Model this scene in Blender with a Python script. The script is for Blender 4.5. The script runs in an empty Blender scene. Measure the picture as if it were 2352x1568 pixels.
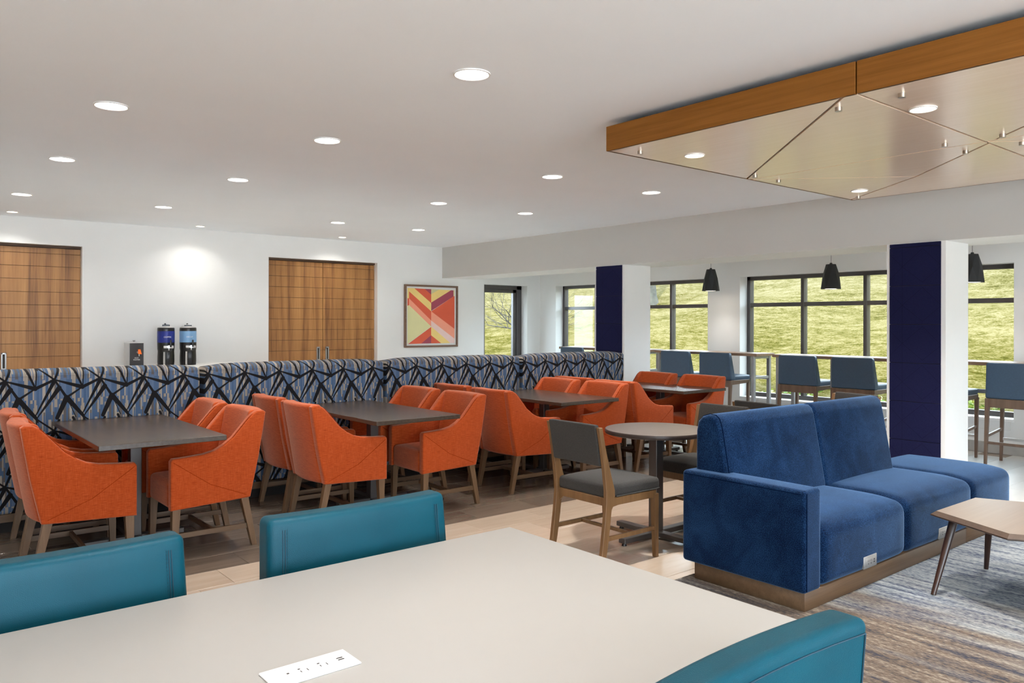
import bpy, bmesh, math, random
import numpy as np
from mathutils import Vector, Matrix, Euler

random.seed(7)
rng = np.random.default_rng(7)
SC = bpy.context.scene
COL = SC.collection
R = math.radians

# ------------------------------------------------------------------ camera
EYE = 1.47
YAW = 0.685316
ROLL = 0.00186
FPX = 1805.08
cam_d = bpy.data.cameras.new('camera')
cam = bpy.data.objects.new('camera', cam_d)
COL.objects.link(cam)
cam_d.sensor_fit = 'HORIZONTAL'
cam_d.sensor_width = 36.0
cam_d.lens = FPX / 2352 * 36.0
cam_d.shift_x = 0.0
cam_d.shift_y = -(784 - 740.55) / 2352
cam_d.clip_start = 0.05
cam_d.clip_end = 400
cam.location = (0, 0, EYE)
cam.rotation_euler = (Matrix.Rotation(-YAW, 3, 'Z') @ Matrix.Rotation(R(90), 3, 'X') @ Matrix.Rotation(ROLL, 3, 'Z')).to_euler()
SC.camera = cam

# ------------------------------------------------------------------ world, sun, exposure
world = bpy.data.worlds.new('world')
SC.world = world
world.use_nodes = True
wb = world.node_tree.nodes['Background']
wb.inputs['Color'].default_value = (0.74, 0.87, 1.0, 1)
wb.inputs['Strength'].default_value = 8.0
sun_d = bpy.data.lights.new('sun', 'SUN')
sun_d.energy = 8.0
sun_d.angle = R(3)
sun_d.color = (1.0, 0.95, 0.86)
sun = bpy.data.objects.new('sun', sun_d)
COL.objects.link(sun)
sun.rotation_euler = (R(38), R(-22), R(0))
sun.rotation_euler = Vector((0.62, 0.30, -0.72)).to_track_quat('-Z', 'Y').to_euler()
DOWN_W = 5.6          # watts of one ceiling downlight
WASH_W = 2.6           # watts of one wall-washer
PANEL_W = 12.0
LAMP_COL = (1.0, 0.965, 0.92)
SC.view_settings.view_transform = 'Standard'
SC.view_settings.look = 'None'
SC.view_settings.exposure = 0.8
SC.view_settings.gamma = 1.0
SC.view_settings.use_curve_mapping = False
SC.cycles.max_bounces = 10
SC.cycles.diffuse_bounces = 6
SC.cycles.glossy_bounces = 4
SC.cycles.transparent_max_bounces = 12
SC.cycles.caustics_reflective = False
SC.cycles.caustics_refractive = False
SC.cycles.sample_clamp_indirect = 6.0

# ------------------------------------------------------------------ projection helpers (world -> photograph pixel)
CY, SY = math.cos(YAW), math.sin(YAW)
def project(x, y, z):
    X = x * CY - y * SY
    Z = x * SY + y * CY
    if Z < 0.05:
        return None
    u, v = X / Z, (EYE - z) / Z
    return 1176 + FPX * u, 740.55 + FPX * v, Z

# ------------------------------------------------------------------ node helpers
class NT:
    def __init__(self, name):
        self.m = bpy.data.materials.new(name)
        self.m.use_nodes = True
        self.t = self.m.node_tree
        self.b = self.t.nodes['Principled BSDF']
        self._tc = None
    def node(self, kind, **props):
        n = self.t.nodes.new(kind)
        for k, v in props.items():
            setattr(n, k, v)
        return n
    def put(self, sock, v):
        if isinstance(v, bpy.types.NodeSocket):
            self.t.links.new(v, sock)
        else:
            sock.default_value = v
    def obj(self):
        if self._tc is None:
            self._tc = self.node('ShaderNodeTexCoord')
        return self._tc.outputs['Object']
    def map(self, scale=(1, 1, 1), loc=(0, 0, 0), rot=(0, 0, 0), src=None):
        n = self.node('ShaderNodeMapping')
        n.inputs['Scale'].default_value = scale
        n.inputs['Location'].default_value = loc
        n.inputs['Rotation'].default_value = rot
        self.put(n.inputs['Vector'], src if src is not None else self.obj())
        return n.outputs['Vector']
    def noise(self, vec, scale=5, detail=3, rough=.5, dist=0.0):
        n = self.node('ShaderNodeTexNoise')
        self.put(n.inputs['Vector'], vec)
        n.inputs['Scale'].default_value = scale
        n.inputs['Detail'].default_value = detail
        n.inputs['Roughness'].default_value = rough
        n.inputs['Distortion'].default_value = dist
        return n.outputs['Fac']
    def white(self, vec):
        n = self.node('ShaderNodeTexWhiteNoise', noise_dimensions='3D')
        self.put(n.inputs['Vector'], vec)
        return n.outputs['Value']
    def math(self, op, a, b=None, c=None, clamp=False):
        n = self.node('ShaderNodeMath', operation=op)
        n.use_clamp = clamp
        self.put(n.inputs[0], a)
        if b is not None: self.put(n.inputs[1], b)
        if c is not None: self.put(n.inputs[2], c)
        return n.outputs[0]
    def ramp(self, fac, stops, interp='LINEAR'):
        n = self.node('ShaderNodeValToRGB')
        cr = n.color_ramp
        cr.interpolation = interp
        while len(cr.elements) < len(stops):
            cr.elements.new(0.5)
        for e, (p, c) in zip(cr.elements, stops):
            e.position = p
            e.color = (*c, 1)
        self.put(n.inputs['Fac'], fac)
        return n.outputs['Color']
    def mix(self, fac, a, b, blend='MIX'):
        n = self.node('ShaderNodeMix', data_type='RGBA', blend_type=blend)
        self.put(n.inputs['Factor'], fac)
        for s, v in ((n.inputs['A'], a), (n.inputs['B'], b)):
            pass
        ia = [s for s in n.inputs if s.name == 'A' and s.type == 'RGBA'][0]
        ib = [s for s in n.inputs if s.name == 'B' and s.type == 'RGBA'][0]
        self.put(ia, a if isinstance(a, bpy.types.NodeSocket) else (*a, 1))
        self.put(ib, b if isinstance(b, bpy.types.NodeSocket) else (*b, 1))
        return [s for s in n.outputs if s.type == 'RGBA'][0]
    def sep(self, vec):
        n = self.node('ShaderNodeSeparateXYZ')
        self.put(n.inputs[0], vec)
        return n.outputs[0], n.outputs[1], n.outputs[2]
    def comb(self, x, y, z=0.0):
        n = self.node('ShaderNodeCombineXYZ')
        self.put(n.inputs[0], x); self.put(n.inputs[1], y); self.put(n.inputs[2], z)
        return n.outputs[0]
    def bump(self, h, strength=.3, dist=.01):
        n = self.node('ShaderNodeBump')
        n.inputs['Strength'].default_value = strength
        n.inputs['Distance'].default_value = dist
        self.put(n.inputs['Height'], h)
        self.put(self.b.inputs['Normal'], n.outputs['Normal'])
    def out(self, color=None, rough=None, metal=None, **kw):
        if color is not None:
            self.put(self.b.inputs['Base Color'], color if isinstance(color, bpy.types.NodeSocket) else (*color, 1))
        if rough is not None: self.put(self.b.inputs['Roughness'], rough)
        if metal is not None: self.put(self.b.inputs['Metallic'], metal)
        for k, v in kw.items():
            self.put(self.b.inputs[k], v)
        return self.m
    def seg(self, u, v, a, b, w0, w1=None):
        """signed distance (negative inside) of (u, v) to a tapered stroke a-b"""
        w1 = w0 if w1 is None else w1
        dx, dy = b[0] - a[0], b[1] - a[1]
        L2 = dx * dx + dy * dy
        pu = self.math('SUBTRACT', u, a[0])
        pv = self.math('SUBTRACT', v, a[1])
        d = self.math('MULTIPLY_ADD', pu, dx / L2, self.math('MULTIPLY', pv, dy / L2))
        h = self.math('MINIMUM', self.math('MAXIMUM', d, 0.0), 1.0)
        qx = self.math('MULTIPLY_ADD', h, -dx, pu)
        qy = self.math('MULTIPLY_ADD', h, -dy, pv)
        r = self.math('SQRT', self.math('MULTIPLY_ADD', qx, qx, self.math('MULTIPLY', qy, qy)))
        return self.math('SUBTRACT', r, self.math('MULTIPLY_ADD', h, w1 - w0, w0))

def plain(name, col, rough=.5, metal=0.0, var=.06, nscale=8, bump=0.0, bscale=200, **kw):
    n = NT(name)
    f = n.noise(n.obj(), nscale, 3)
    c0 = tuple(max(0, c * (1 - var)) for c in col)
    c1 = tuple(min(1, c * (1 + var)) for c in col)
    n.out(n.ramp(f, [(.3, c0), (.7, c1)]), rough, metal, **kw)
    if bump:
        n.bump(n.noise(n.obj(), bscale, 2), bump, .002)
    return n.m

def wood(name, c0, c1, axis=2, scale=1.0, rough=.45, grain=26):
    n = NT(name)
    s = [grain * scale] * 3
    s[axis] = 1.3 * scale
    v = n.map(tuple(s))
    a = n.noise(v, 1.0, 4, .6, .4)
    v2 = n.map(tuple(x * 6 if i != axis else x * 3 for i, x in enumerate(s)))
    b = n.noise(v2, 1.0, 2)
    f = n.math('ADD', n.math('MULTIPLY', a, .75), n.math('MULTIPLY', b, .25))
    n.out(n.ramp(f, [(.33, c0), (.66, c1)]), rough)
    n.bump(b, .08, .002)
    return n.m

def emit(name, col, strength):
    n = NT(name)
    f = n.noise(n.obj(), 3, 1)
    n.out(n.ramp(f, [(.2, col), (.8, col)]), .5)
    n.b.inputs['Emission Color'].default_value = (*col, 1)
    n.b.inputs['Emission Strength'].default_value = strength
    return n.m

M = {}
M['wall'] = plain('wall_paint', (.87, .86, .84), .75, var=.012, nscale=2)
M['ceiling'] = plain('ceiling_paint', (.885, .915, .945), .85, var=.01, nscale=1.5)
M['beam'] = plain('beam_paint_shaded', (.57, .555, .525), .8, var=.012, nscale=2)  # greyed colour carries the shade on faces turned from the windows
M['grout'] = plain('grout', (.33, .27, .22), .85)
M['white_trim'] = plain('white_trim', (.82, .81, .79), .5, var=.01)
M['grey_tile'] = plain('grey_base_tile', (.42, .40, .37), .5)
M['dark_frame'] = plain('window_metal', (.10, .092, .092), .30, .5, var=.05)
M['chair_wood'] = wood('chair_wood', (.105, .056, .025), (.175, .098, .048), 2)
M['side_wood'] = wood('side_chair_wood', (.115, .055, .019), (.19, .098, .037), 2)
M['rail_wood'] = wood('rail_wood', (.080, .043, .020), (.130, .074, .037), 0)
M['dark_wood_top'] = wood('dark_table_top', (.050, .034, .024), (.076, .054, .039), 1, rough=.27, grain=40)
M['round_top'] = wood('round_table_top', (.10, .078, .069), (.125, .099, .088), 0, rough=.36, grain=40)
M['round_edge_shade'] = plain('round_table_edge_shade', (.042, .029, .024), .4)  # darkened in colour for the shade below the lit top
M['coffee_top'] = wood('coffee_table_top', (.185, .138, .105), (.22, .168, .132), 0, rough=.34, grain=30)
M['coffee_leg'] = wood('coffee_table_leg', (.022, .009, .005), (.040, .016, .009), 2, rough=.3)
M['table_metal'] = plain('table_metal', (.10, .088, .082), .4, .5)
M['steel'] = plain('brushed_steel', (.60, .59, .58), .32, .85)
M['grey_metal'] = plain('grey_metal', (.36, .36, .37), .4, .6)
M['black_plastic'] = plain('black_plastic', (.012, .011, .011), .3)
M['black'] = plain('black_recess', (.012, .010, .009), .8)
M['plate_steel'] = plain('outlet_steel', (.30, .29, .28), .5, .5)
M['slot'] = plain('dark_slot', (.03, .025, .022), .6)
M['white_plastic'] = plain('white_plastic', (.72, .70, .69), .35, var=.01)
M['laminate'] = plain('cream_laminate', (.385, .364, .338), .42, var=.012, nscale=3, bump=.03, bscale=500)
M['counter_white'] = plain('counter_white', (.80, .78, .74), .35, var=.02)
M['navy_felt_base'] = None
M['grey_fabric'] = plain('charcoal_fabric', (.034, .031, .028), .85, **{'Specular IOR Level': .15}, var=.25, nscale=160, bump=.25, bscale=420)
M['grey_fabric'].node_tree.nodes['Principled BSDF'].inputs['Sheen Weight'].default_value = .10
M['stool_blue'] = plain('stool_blue_vinyl', (.040, .075, .125), .48, var=.08, nscale=60, bump=.06, bscale=500)
M['stool_wood'] = wood('stool_wood', (.12, .068, .043), (.18, .108, .070), 2)
M['bar_top'] = wood('bar_top_wood', (.23, .135, .08), (.32, .20, .125), 1, rough=.35)
M['steel_cap'] = plain('satin_nickel', (.50, .44, .37), .35, .9)
M['fascia'] = wood('fascia_wood', (.20, .072, .009), (.27, .105, .017), 1, rough=.45, grain=40)
M['panel_wood_lit'] = wood('ceiling_panel_wood_lit', (.84, .63, .45), (.90, .70, .53), 1, rough=.30, grain=30)  # fascia wood paled to carry the light on the underside
M['panel_wood_lit'].node_tree.nodes['Principled BSDF'].inputs['Coat Weight'].default_value = .8
M['panel_wood_lit'].node_tree.nodes['Principled BSDF'].inputs['Coat Roughness'].default_value = .22
M['fascia'].node_tree.nodes['Principled BSDF'].inputs['Specular IOR Level'].default_value = .2
M['lens'] = emit('lamp_lens', (1.0, .96, .9), 6.0)
M['lens_warm'] = emit('lamp_lens_warm', (1.0, .90, .74), 5.0)
M['ring'] = plain('lamp_ring', (.8, .79, .77), .4, var=.01)
M['pendant'] = plain('pendant_black', (.018, .018, .019), .55)
M['pendant_in'] = plain('pendant_inside', (.7, .66, .6), .5)
M['leaf'] = None
M['bark'] = plain('bark', (.022, .018, .014), .9, var=.4, nscale=20, bump=.6, bscale=30)
M['bark_grey'] = plain('grey_bark', (.030, .029, .022), .9, var=.35, nscale=9, bump=.6, bscale=22)

# teal leather
n = NT('teal_leather')
vn = n.node('ShaderNodeTexVoronoi', feature='DISTANCE_TO_EDGE'); n.put(vn.inputs['Vector'], n.obj()); vn.inputs['Scale'].default_value = 420
f = n.noise(n.obj(), 6, 2)
n.out(n.ramp(f, [(.3, (.0, .050, .078)), (.7, (.0005, .064, .097))]), .40)
n.bump(vn.outputs['Distance'], .35, .0012)
n.b.inputs['Specular IOR Level'].default_value = .22
M['teal'] = n.m
M['teal_seam'] = plain('teal_seam', (.002, .035, .06), .55)

# orange linen
def linen(name, rot):
    n = NT(name)
    v = n.map((22, 22, 420), rot=rot)
    a = n.noise(v, 1.0, 3, .65)
    v2 = n.map((420, 420, 26), rot=rot)
    b = n.noise(v2, 1.0, 2, .5)
    f = n.math('ADD', n.math('MULTIPLY', a, .72), n.math('MULTIPLY', b, .28))
    n.out(n.ramp(f, [(.34, (.28, .033, .004)), (.52, (.42, .062, .009)), (.70, (.55, .115, .032))]), .82)
    n.b.inputs['Sheen Weight'].default_value = .45
    n.b.inputs['Sheen Tint'].default_value = (1, .6, .45, 1)
    n.bump(f, .35, .002)
    n.b.inputs['Specular IOR Level'].default_value = .12
    return n.m
M['orange'] = linen('orange_linen', (0, 0, 0))
M['orange_seam'] = plain('orange_seam', (.26, .034, .006), .9, **{'Specular IOR Level': .0})

# blue velvet
n = NT('blue_velvet')
a = n.noise(n.obj(), 210, 4, .75)
b = n.noise(n.obj(), 5, 3, .6, .6)
f = n.math('ADD', n.math('MULTIPLY', a, .76), n.math('MULTIPLY', b, .24))
n.out(n.ramp(f, [(.40, (.0003, .002, .011)), (.48, (.0016, .010, .035)), (.60, (.012, .037, .096))]), .75)
n.b.inputs['Sheen Weight'].default_value = .5
n.b.inputs['Sheen Roughness'].default_value = .35
n.b.inputs['Sheen Tint'].default_value = (.36, .60, 1, 1)
n.bump(a, .25, .003)
n.b.inputs['Specular IOR Level'].default_value = .05
M['velvet'] = n.m
M['velvet_seam'] = plain('velvet_seam', (.002, .007, .025), .9, **{'Specular IOR Level': .0})

# floor tiles: stone-like streaks along the tile, each tile a little different
def tile_mat(name, lo, hi, rough):
    n = NT(name)
    oi = n.node('ShaderNodeObjectInfo')
    geo = n.node('ShaderNodeNewGeometry')
    shift = n.math('MULTIPLY', oi.outputs['Random'], 40.0)
    px, py, pz = n.sep(geo.outputs['Position'])
    v = n.comb(n.math('MULTIPLY', px, 1.7), n.math('MULTIPLY', py, 16.0), shift)
    a = n.noise(v, 1.0, 4, .6, .5)
    f = n.math('ADD', n.math('MULTIPLY', a, .75), n.math('MULTIPLY', oi.outputs['Random'], .25))
    n.out(n.ramp(f, [(.25, lo), (.8, hi)]), rough)
    n.bump(a, .04, .002)
    return n.m
M['tile_light'] = tile_mat('light_floor_tile', (.42, .325, .245), (.54, .435, .345), .17)
M['tile_dark'] = tile_mat('dark_floor_tile', (.120, .090, .068), (.20, .153, .117), .22)
M['tile_pale'] = tile_mat('pale_glare_bounce_tile', (.60, .575, .54), (.68, .655, .62), .3)  # whitened colour: window glare in view, light bounce where unseen

# carpet
n = NT('striped_carpet')
px, py, pz = n.sep(n.obj())
v = n.comb(n.math('MULTIPLY', px, 22.0), n.math('MULTIPLY', py, 1.9), 0.0)
a = n.noise(v, 1.0, 5, .62, .25)
v2 = n.comb(n.math('MULTIPLY', px, 120.0), n.math('MULTIPLY', py, 38.0), 3.0)
b = n.noise(v2, 1.0, 3, .6)
v3 = n.comb(n.math('MULTIPLY', px, 5.0), n.math('MULTIPLY', py, .8), 7.0)
c = n.noise(v3, 1.0, 2, .5)
f = n.math('ADD', n.math('MULTIPLY', a, .55), n.math('MULTIPLY', b, .45))
warm = n.ramp(f, [(.41, (.018, .020, .034)), (.455, (.070, .050, .036)), (.54, (.125, .092, .067)), (.60, (.225, .19, .15))])
cool = n.ramp(f, [(.40, (.018, .027, .062)), (.455, (.075, .092, .13)), (.52, (.19, .205, .215)), (.61, (.28, .30, .30))])
blend = n.math('ADD', n.math('MULTIPLY', n.math('SUBTRACT', px, 3.6), .9), n.math('MULTIPLY', n.math('SUBTRACT', c, .5), 2.6), clamp=True)
n.out(n.mix(blend, warm, cool), .95)
n.bump(n.noise(n.obj(), 260, 2), .5, .004)
M['carpet'] = n.m

# sliding-door veneer
n = NT('door_veneer')
px, py, pz = n.sep(n.obj())
v = n.comb(n.math('MULTIPLY', px, 9.0), 0.0, n.math('MULTIPLY', pz, .35))
a = n.noise(v, 1.0, 4, .6, .3)
v2 = n.comb(n.math('MULTIPLY', px, 90.0), 0.0, n.math('MULTIPLY', pz, 2.0))
b = n.noise(v2, 1.0, 3, .6)
f = n.math('ADD', n.math('MULTIPLY', a, .68), n.math('MULTIPLY', b, .32))
n.out(n.ramp(f, [(.36, (.155, .062, .018)), (.5, (.32, .145, .044)), (.66, (.43, .215, .070))]), .45)
M['veneer'] = n.m
M['veneer_dark'] = plain('door_groove', (.06, .028, .012), .6)

# navy felt with engraved lines; local coordinates: y across, z up
n = NT('navy_felt')
px, py, pz = n.sep(n.obj())
sp = n.noise(n.obj(), 380, 2)
PH = .365
vv = n.math('MULTIPLY', n.math('FRACT', n.math('DIVIDE', pz, PH)), PH)
lines = [((.0, .5), (.16, .95)), ((.16, .95), (.345, .5)), ((.345, .5), (.16, .08)), ((.16, .08), (.0, .46)),
         ((.345, .5), (.50, .93)), ((.345, .5), (.50, .07)), ((.345, -.1), (.345, 1.1))]
dm = None
for p, q in lines:
    d = n.seg(py, vv, (p[0], p[1] * PH), (q[0], q[1] * PH), .0016)
    dm = d if dm is None else n.math('MINIMUM', dm, d)
mask = n.math('MULTIPLY', n.math('LESS_THAN', dm, 0.0), .75)
basec = n.ramp(sp, [(.3, (.007, .008, .034)), (.7, (.016, .017, .056))])
n.out(n.mix(mask, basec, (.004, .004, .016)), .92)
n.bump(sp, .3, .002)
n.b.inputs['Specular IOR Level'].default_value = .08
M['felt'] = n.m

# banquette fabric: vertical stripes, black branching zigzag; local x along, z up
n = NT('banquette_fabric')
px, py, pz = n.sep(n.obj())
PX, PZ = .297, .365
u = n.math('MULTIPLY', n.math('FRACT', n.math('DIVIDE', n.math('SUBTRACT', px, .03), PX)), 1.0)
w = n.math('FRACT', n.math('DIVIDE', n.math('SUBTRACT', pz, 1.055 - 3 * PZ), PZ))     # 0 at peak level, rising upward
# work in a cell where (0,0) is the peak, u right, w up measured in PX units; repeat by testing neighbours
us = u
ws = n.math('MULTIPLY', w, PZ / PX)
H = PZ / PX
strokes = [  # (a, b, w0, w1) in cell units (u 0..1, w downward negative from the peak)
    ((0, 0), (.60, -.20), .022, .070), ((.60, -.20), (1.0, 0), .055, .040),
    ((0, 0), (.10, .25), .030, .040), ((.60, -.18), (.40, .30), .030, .040), ((.61, -.18), (.63, .30), .016, .020),
    ((0, -.03), (-.40, -.86), .060, .016), ((.10, -.20), (-.36, -.90), .075, .014),
    ((0, 0), (.26, -.44), .030, .045), ((.26, -.44), (.60, -.20), .040, .024),
    ((.26, -.44), (.06, -.92), .085, .060), ((.26, -.44), (.62, -.90), .085, .050), ((.28, -.48), (.46, -.92), .012, .014),
    ((-.40, -.86), (-.36, -.95), .03, .03), ((-.36, -.93), (0, -H), .024, .030), ((.62, -.90), (.66, -1.0), .05, .02)]
dm = None
for a_, b_, w0_, w1_ in strokes:
    for ox in (-1, 0, 1):
        for oz in (0, H):
            A = (a_[0] + ox, a_[1] + oz); B = (b_[0] + ox, b_[1] + oz)
            if max(A[0], B[0]) < -.09 or min(A[0], B[0]) > 1.09 or max(A[1], B[1]) < -.09 or min(A[1], B[1]) > H + .09:
                continue
            d = n.seg(us, ws, A, B, w0_ * .72, w1_ * .72)
            dm = d if dm is None else n.math('MINIMUM', dm, d)
black = n.math('LESS_THAN', dm, 0.0)
# stripes of uneven width: two layers of 1-D cells, shifted in steps lower down in the motif
low = n.math('LESS_THAN', ws, H * .62)
def stripe(cellw, seed, zstep):
    k = n.math('FLOOR', n.math('MULTIPLY', us, round(PX / cellw)))
    rz = n.white(n.comb(k, seed + .5, 1.5))
    zz = n.math('MULTIPLY', low, n.math('FLOOR', n.math('ADD', n.math('DIVIDE', ws, zstep * 2.2), n.math('MULTIPLY', rz, 3.0))))
    return n.white(n.comb(k, zz, seed))
s1 = stripe(.0185, 3.0, .33)
s2 = stripe(.0095, 9.0, .19)
cols = [(0, (.31, .265, .215)), (.27, (.065, .115, .205)), (.52, (.105, .155, .25)), (.64, (.115, .102, .094)), (.82, (.37, .325, .275)), (.93, (.055, .09, .16))]
c1 = n.ramp(s1, cols, 'CONSTANT')
c2 = n.ramp(s2, [(0, (.07, .12, .21)), (.35, (.125, .112, .103)), (.6, (.33, .285, .235)), (.85, (.10, .15, .245))], 'CONSTANT')
pick = n.math('GREATER_THAN', stripe(.0095, 21.0, .21), .66)
weave = n.noise(n.obj(), 700, 2)
cc = n.mix(pick, c1, c2)
cc = n.mix(n.math('MULTIPLY', n.math('SUBTRACT', weave, .35, clamp=True), .5), cc, (.05, .05, .06))
n.out(n.mix(black, cc, (.010, .009, .010)), .8)
n.bump(weave, .15, .001)
n.b.inputs['Specular IOR Level'].default_value = .15
M['banquette'] = n.m

# grass
n = NT('hill_grass')
a = n.noise(n.map((.55, .28, .55)), 1.0, 4, .6)
b = n.noise(n.map((3.2, 1.1, 3.2)), 1.0, 5, .7, .5)
c = n.noise(n.map((14, 6, 14)), 1.0, 5, .75, .3)
d = n.noise(n.map((60, 26, 60)), 1.0, 3, .7)
f = n.math('ADD', n.math('ADD', n.math('MULTIPLY', a, .16), n.math('MULTIPLY', b, .22)), n.math('ADD', n.math('MULTIPLY', c, .32), n.math('MULTIPLY', d, .30)))
gp = n.node('ShaderNodeNewGeometry')
gx_, gy_, gz_ = n.sep(gp.outputs['Position'])
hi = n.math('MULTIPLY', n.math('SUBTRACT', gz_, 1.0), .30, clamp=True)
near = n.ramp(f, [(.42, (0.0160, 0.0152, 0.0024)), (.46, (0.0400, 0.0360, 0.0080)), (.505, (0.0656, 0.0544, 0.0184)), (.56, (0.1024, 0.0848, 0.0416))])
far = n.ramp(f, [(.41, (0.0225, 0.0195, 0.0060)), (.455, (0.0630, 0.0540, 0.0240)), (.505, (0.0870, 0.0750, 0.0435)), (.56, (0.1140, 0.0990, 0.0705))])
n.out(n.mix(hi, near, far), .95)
n.bump(n.math('ADD', c, d), .5, .05)
n.b.inputs['Specular IOR Level'].default_value = 0.0
M['grass'] = n.m
n = NT('shrub_leaf')
c = n.noise(n.map((1, 1, 1)), 9, 2, .6)
n.out(n.ramp(c, [(.35, (.07, .16, .02)), (.5, (.20, .30, .05)), (.65, (.52, .47, .15))]), .6)
n.b.inputs['Transmission Weight'].default_value = .0
M['leaf'] = n.m

# window glass: thin clear pane
n = NT('window_glass')
tr = n.node('ShaderNodeBsdfTransparent'); tr.inputs[0].default_value = (.94, .965, .955, 1)
gl = n.node('ShaderNodeBsdfGlossy'); gl.inputs['Roughness'].default_value = .02
lw = n.node('ShaderNodeLayerWeight'); lw.inputs['Blend'].default_value = .22
ms = n.node('ShaderNodeMixShader')
n.put(ms.inputs[0], n.math('MULTIPLY', lw.outputs['Fresnel'], .55)); n.put(ms.inputs[1], tr.outputs[0]); n.put(ms.inputs[2], gl.outputs[0])
out = [x for x in n.t.nodes if x.type == 'OUTPUT_MATERIAL'][0]
n.put(out.inputs['Surface'], ms.outputs[0])
M['glass'] = n.m

# ------------------------------------------------------------------ mesh helpers
def tmp_add(bm, b2):
    me = bpy.data.meshes.new('tmp')
    b2.to_mesh(me); b2.free()
    bm.from_mesh(me)
    bpy.data.meshes.remove(me)

def box(bm, x0, x1, y0, y1, z0, z1, bev=0.0, seg=2, rot=None, mi=0):
    b = bmesh.new()
    bmesh.ops.create_cube(b, size=1)
    for v in b.verts:
        v.co = Vector((x0 + (v.co.x + .5) * (x1 - x0), y0 + (v.co.y + .5) * (y1 - y0), z0 + (v.co.z + .5) * (z1 - z0)))
    if bev > 0:
        bmesh.ops.bevel(b, geom=list(b.edges), offset=bev, segments=seg, profile=.5, affect='EDGES')
    if rot is not None:
        c = Vector(((x0 + x1) / 2, (y0 + y1) / 2, (z0 + z1) / 2))
        bmesh.ops.rotate(b, verts=b.verts, cent=c, matrix=rot)
    for f_ in b.faces:
        f_.material_index = mi
    tmp_add(bm, b)

def prism(bm, pts, axis, a, b_, bev=0.0, seg=2, mi=0, fn=None):
    """extrude a closed polygon; axis 'y': pts are (x,z); axis 'x': pts (y,z); axis 'z': pts (x,y)"""
    b = bmesh.new()
    def co(p, t):
        return {'y': (p[0], t, p[1]), 'x': (t, p[0], p[1]), 'z': (p[0], p[1], t)}[axis]
    va = [b.verts.new(co(p, a)) for p in pts]
    vb = [b.verts.new(co(p, b_)) for p in pts]
    nn = len(pts)
    fa = b.faces.new(va); fb = b.faces.new(list(reversed(vb)))
    for i in range(nn):
        j = (i + 1) % nn
        b.faces.new((va[j], va[i], vb[i], vb[j]))
    bmesh.ops.recalc_face_normals(b, faces=b.faces)
    if bev > 0:
        rim = [e for e in b.edges if any(f in (fa, fb) for f in e.link_faces)]
        bmesh.ops.bevel(b, geom=rim, offset=bev, segments=seg, profile=.5, affect='EDGES')
    if fn:
        for v in b.verts:
            v.co = Vector(fn(*v.co))
    for f_ in b.faces:
        f_.material_index = mi
    tmp_add(bm, b)

def bar(bm, p0, p1, s0, s1=None, bev=0.0, up=None):
    """square tapered bar; s = (half a, half b) measured along world axes perpendicular to the main axis"""
    s1 = s0 if s1 is None else s1
    p0, p1 = Vector(p0), Vector(p1)
    d = p1 - p0
    ax = max(range(3), key=lambda i: abs(d[i]))
    o = [i for i in range(3) if i != ax]
    b = bmesh.new()
    vs = []
    for p, s in ((p0, s0), (p1, s1)):
        for sa, sb in ((-1, -1), (1, -1), (1, 1), (-1, 1)):
            q = p.copy(); q[o[0]] += sa * s[0]; q[o[1]] += sb * s[1]
            vs.append(b.verts.new(q))
    for fc in ((0, 1, 2, 3), (4, 5, 6, 7), (0, 1, 5, 4), (1, 2, 6, 5), (2, 3, 7, 6), (3, 0, 4, 7)):
        b.faces.new([vs[i] for i in fc])
    bmesh.ops.recalc_face_normals(b, faces=b.faces)
    if bev > 0:
        bmesh.ops.bevel(b, geom=list(b.edges), offset=bev, segments=1, affect='EDGES')
    tmp_add(bm, b)

def cyl(bm, p0, p1, r0, r1=None, n_=16, caps=True, mi=0):
    r1 = r0 if r1 is None else r1
    p0, p1 = Vector(p0), Vector(p1)
    d = (p1 - p0).normalized()
    a = d.orthogonal().normalized(); c = d.cross(a)
    b = bmesh.new()
    r_a = [b.verts.new(p0 + (a * math.cos(t) + c * math.sin(t)) * r0) for t in [2 * math.pi * i / n_ for i in range(n_)]]
    r_b = [b.verts.new(p1 + (a * math.cos(t) + c * math.sin(t)) * r1) for t in [2 * math.pi * i / n_ for i in range(n_)]]
    for i in range(n_):
        j = (i + 1) % n_
        b.faces.new((r_a[i], r_a[j], r_b[j], r_b[i]))
    if caps:
        b.faces.new(list(reversed(r_a))); b.faces.new(r_b)
    for f_ in b.faces:
        f_.material_index = mi
    tmp_add(bm, b)

def lathe(bm, prof, n_=32, cx=0, cy=0, mi=0, phase=0.0):
    b = bmesh.new()
    rings = []
    for r, z in prof:
        if r < 1e-6:
            rings.append([b.verts.new((cx, cy, z))])
        else:
            rings.append([b.verts.new((cx + r * math.cos(phase + 2 * math.pi * i / n_), cy + r * math.sin(phase + 2 * math.pi * i / n_), z)) for i in range(n_)])
    for A, B in zip(rings, rings[1:]):
        for i in range(n_):
            j = (i + 1) % n_
            q = [A[i % len(A)], A[j % len(A)], B[j % len(B)], B[i % len(B)]]
            u_ = []
            for v in q:
                if v not in u_: u_.append(v)
            if len(u_) > 2:
                b.faces.new(u_)
    bmesh.ops.recalc_face_normals(b, faces=b.faces)
    for f_ in b.faces:
        f_.material_index = mi
    tmp_add(bm, b)

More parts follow.
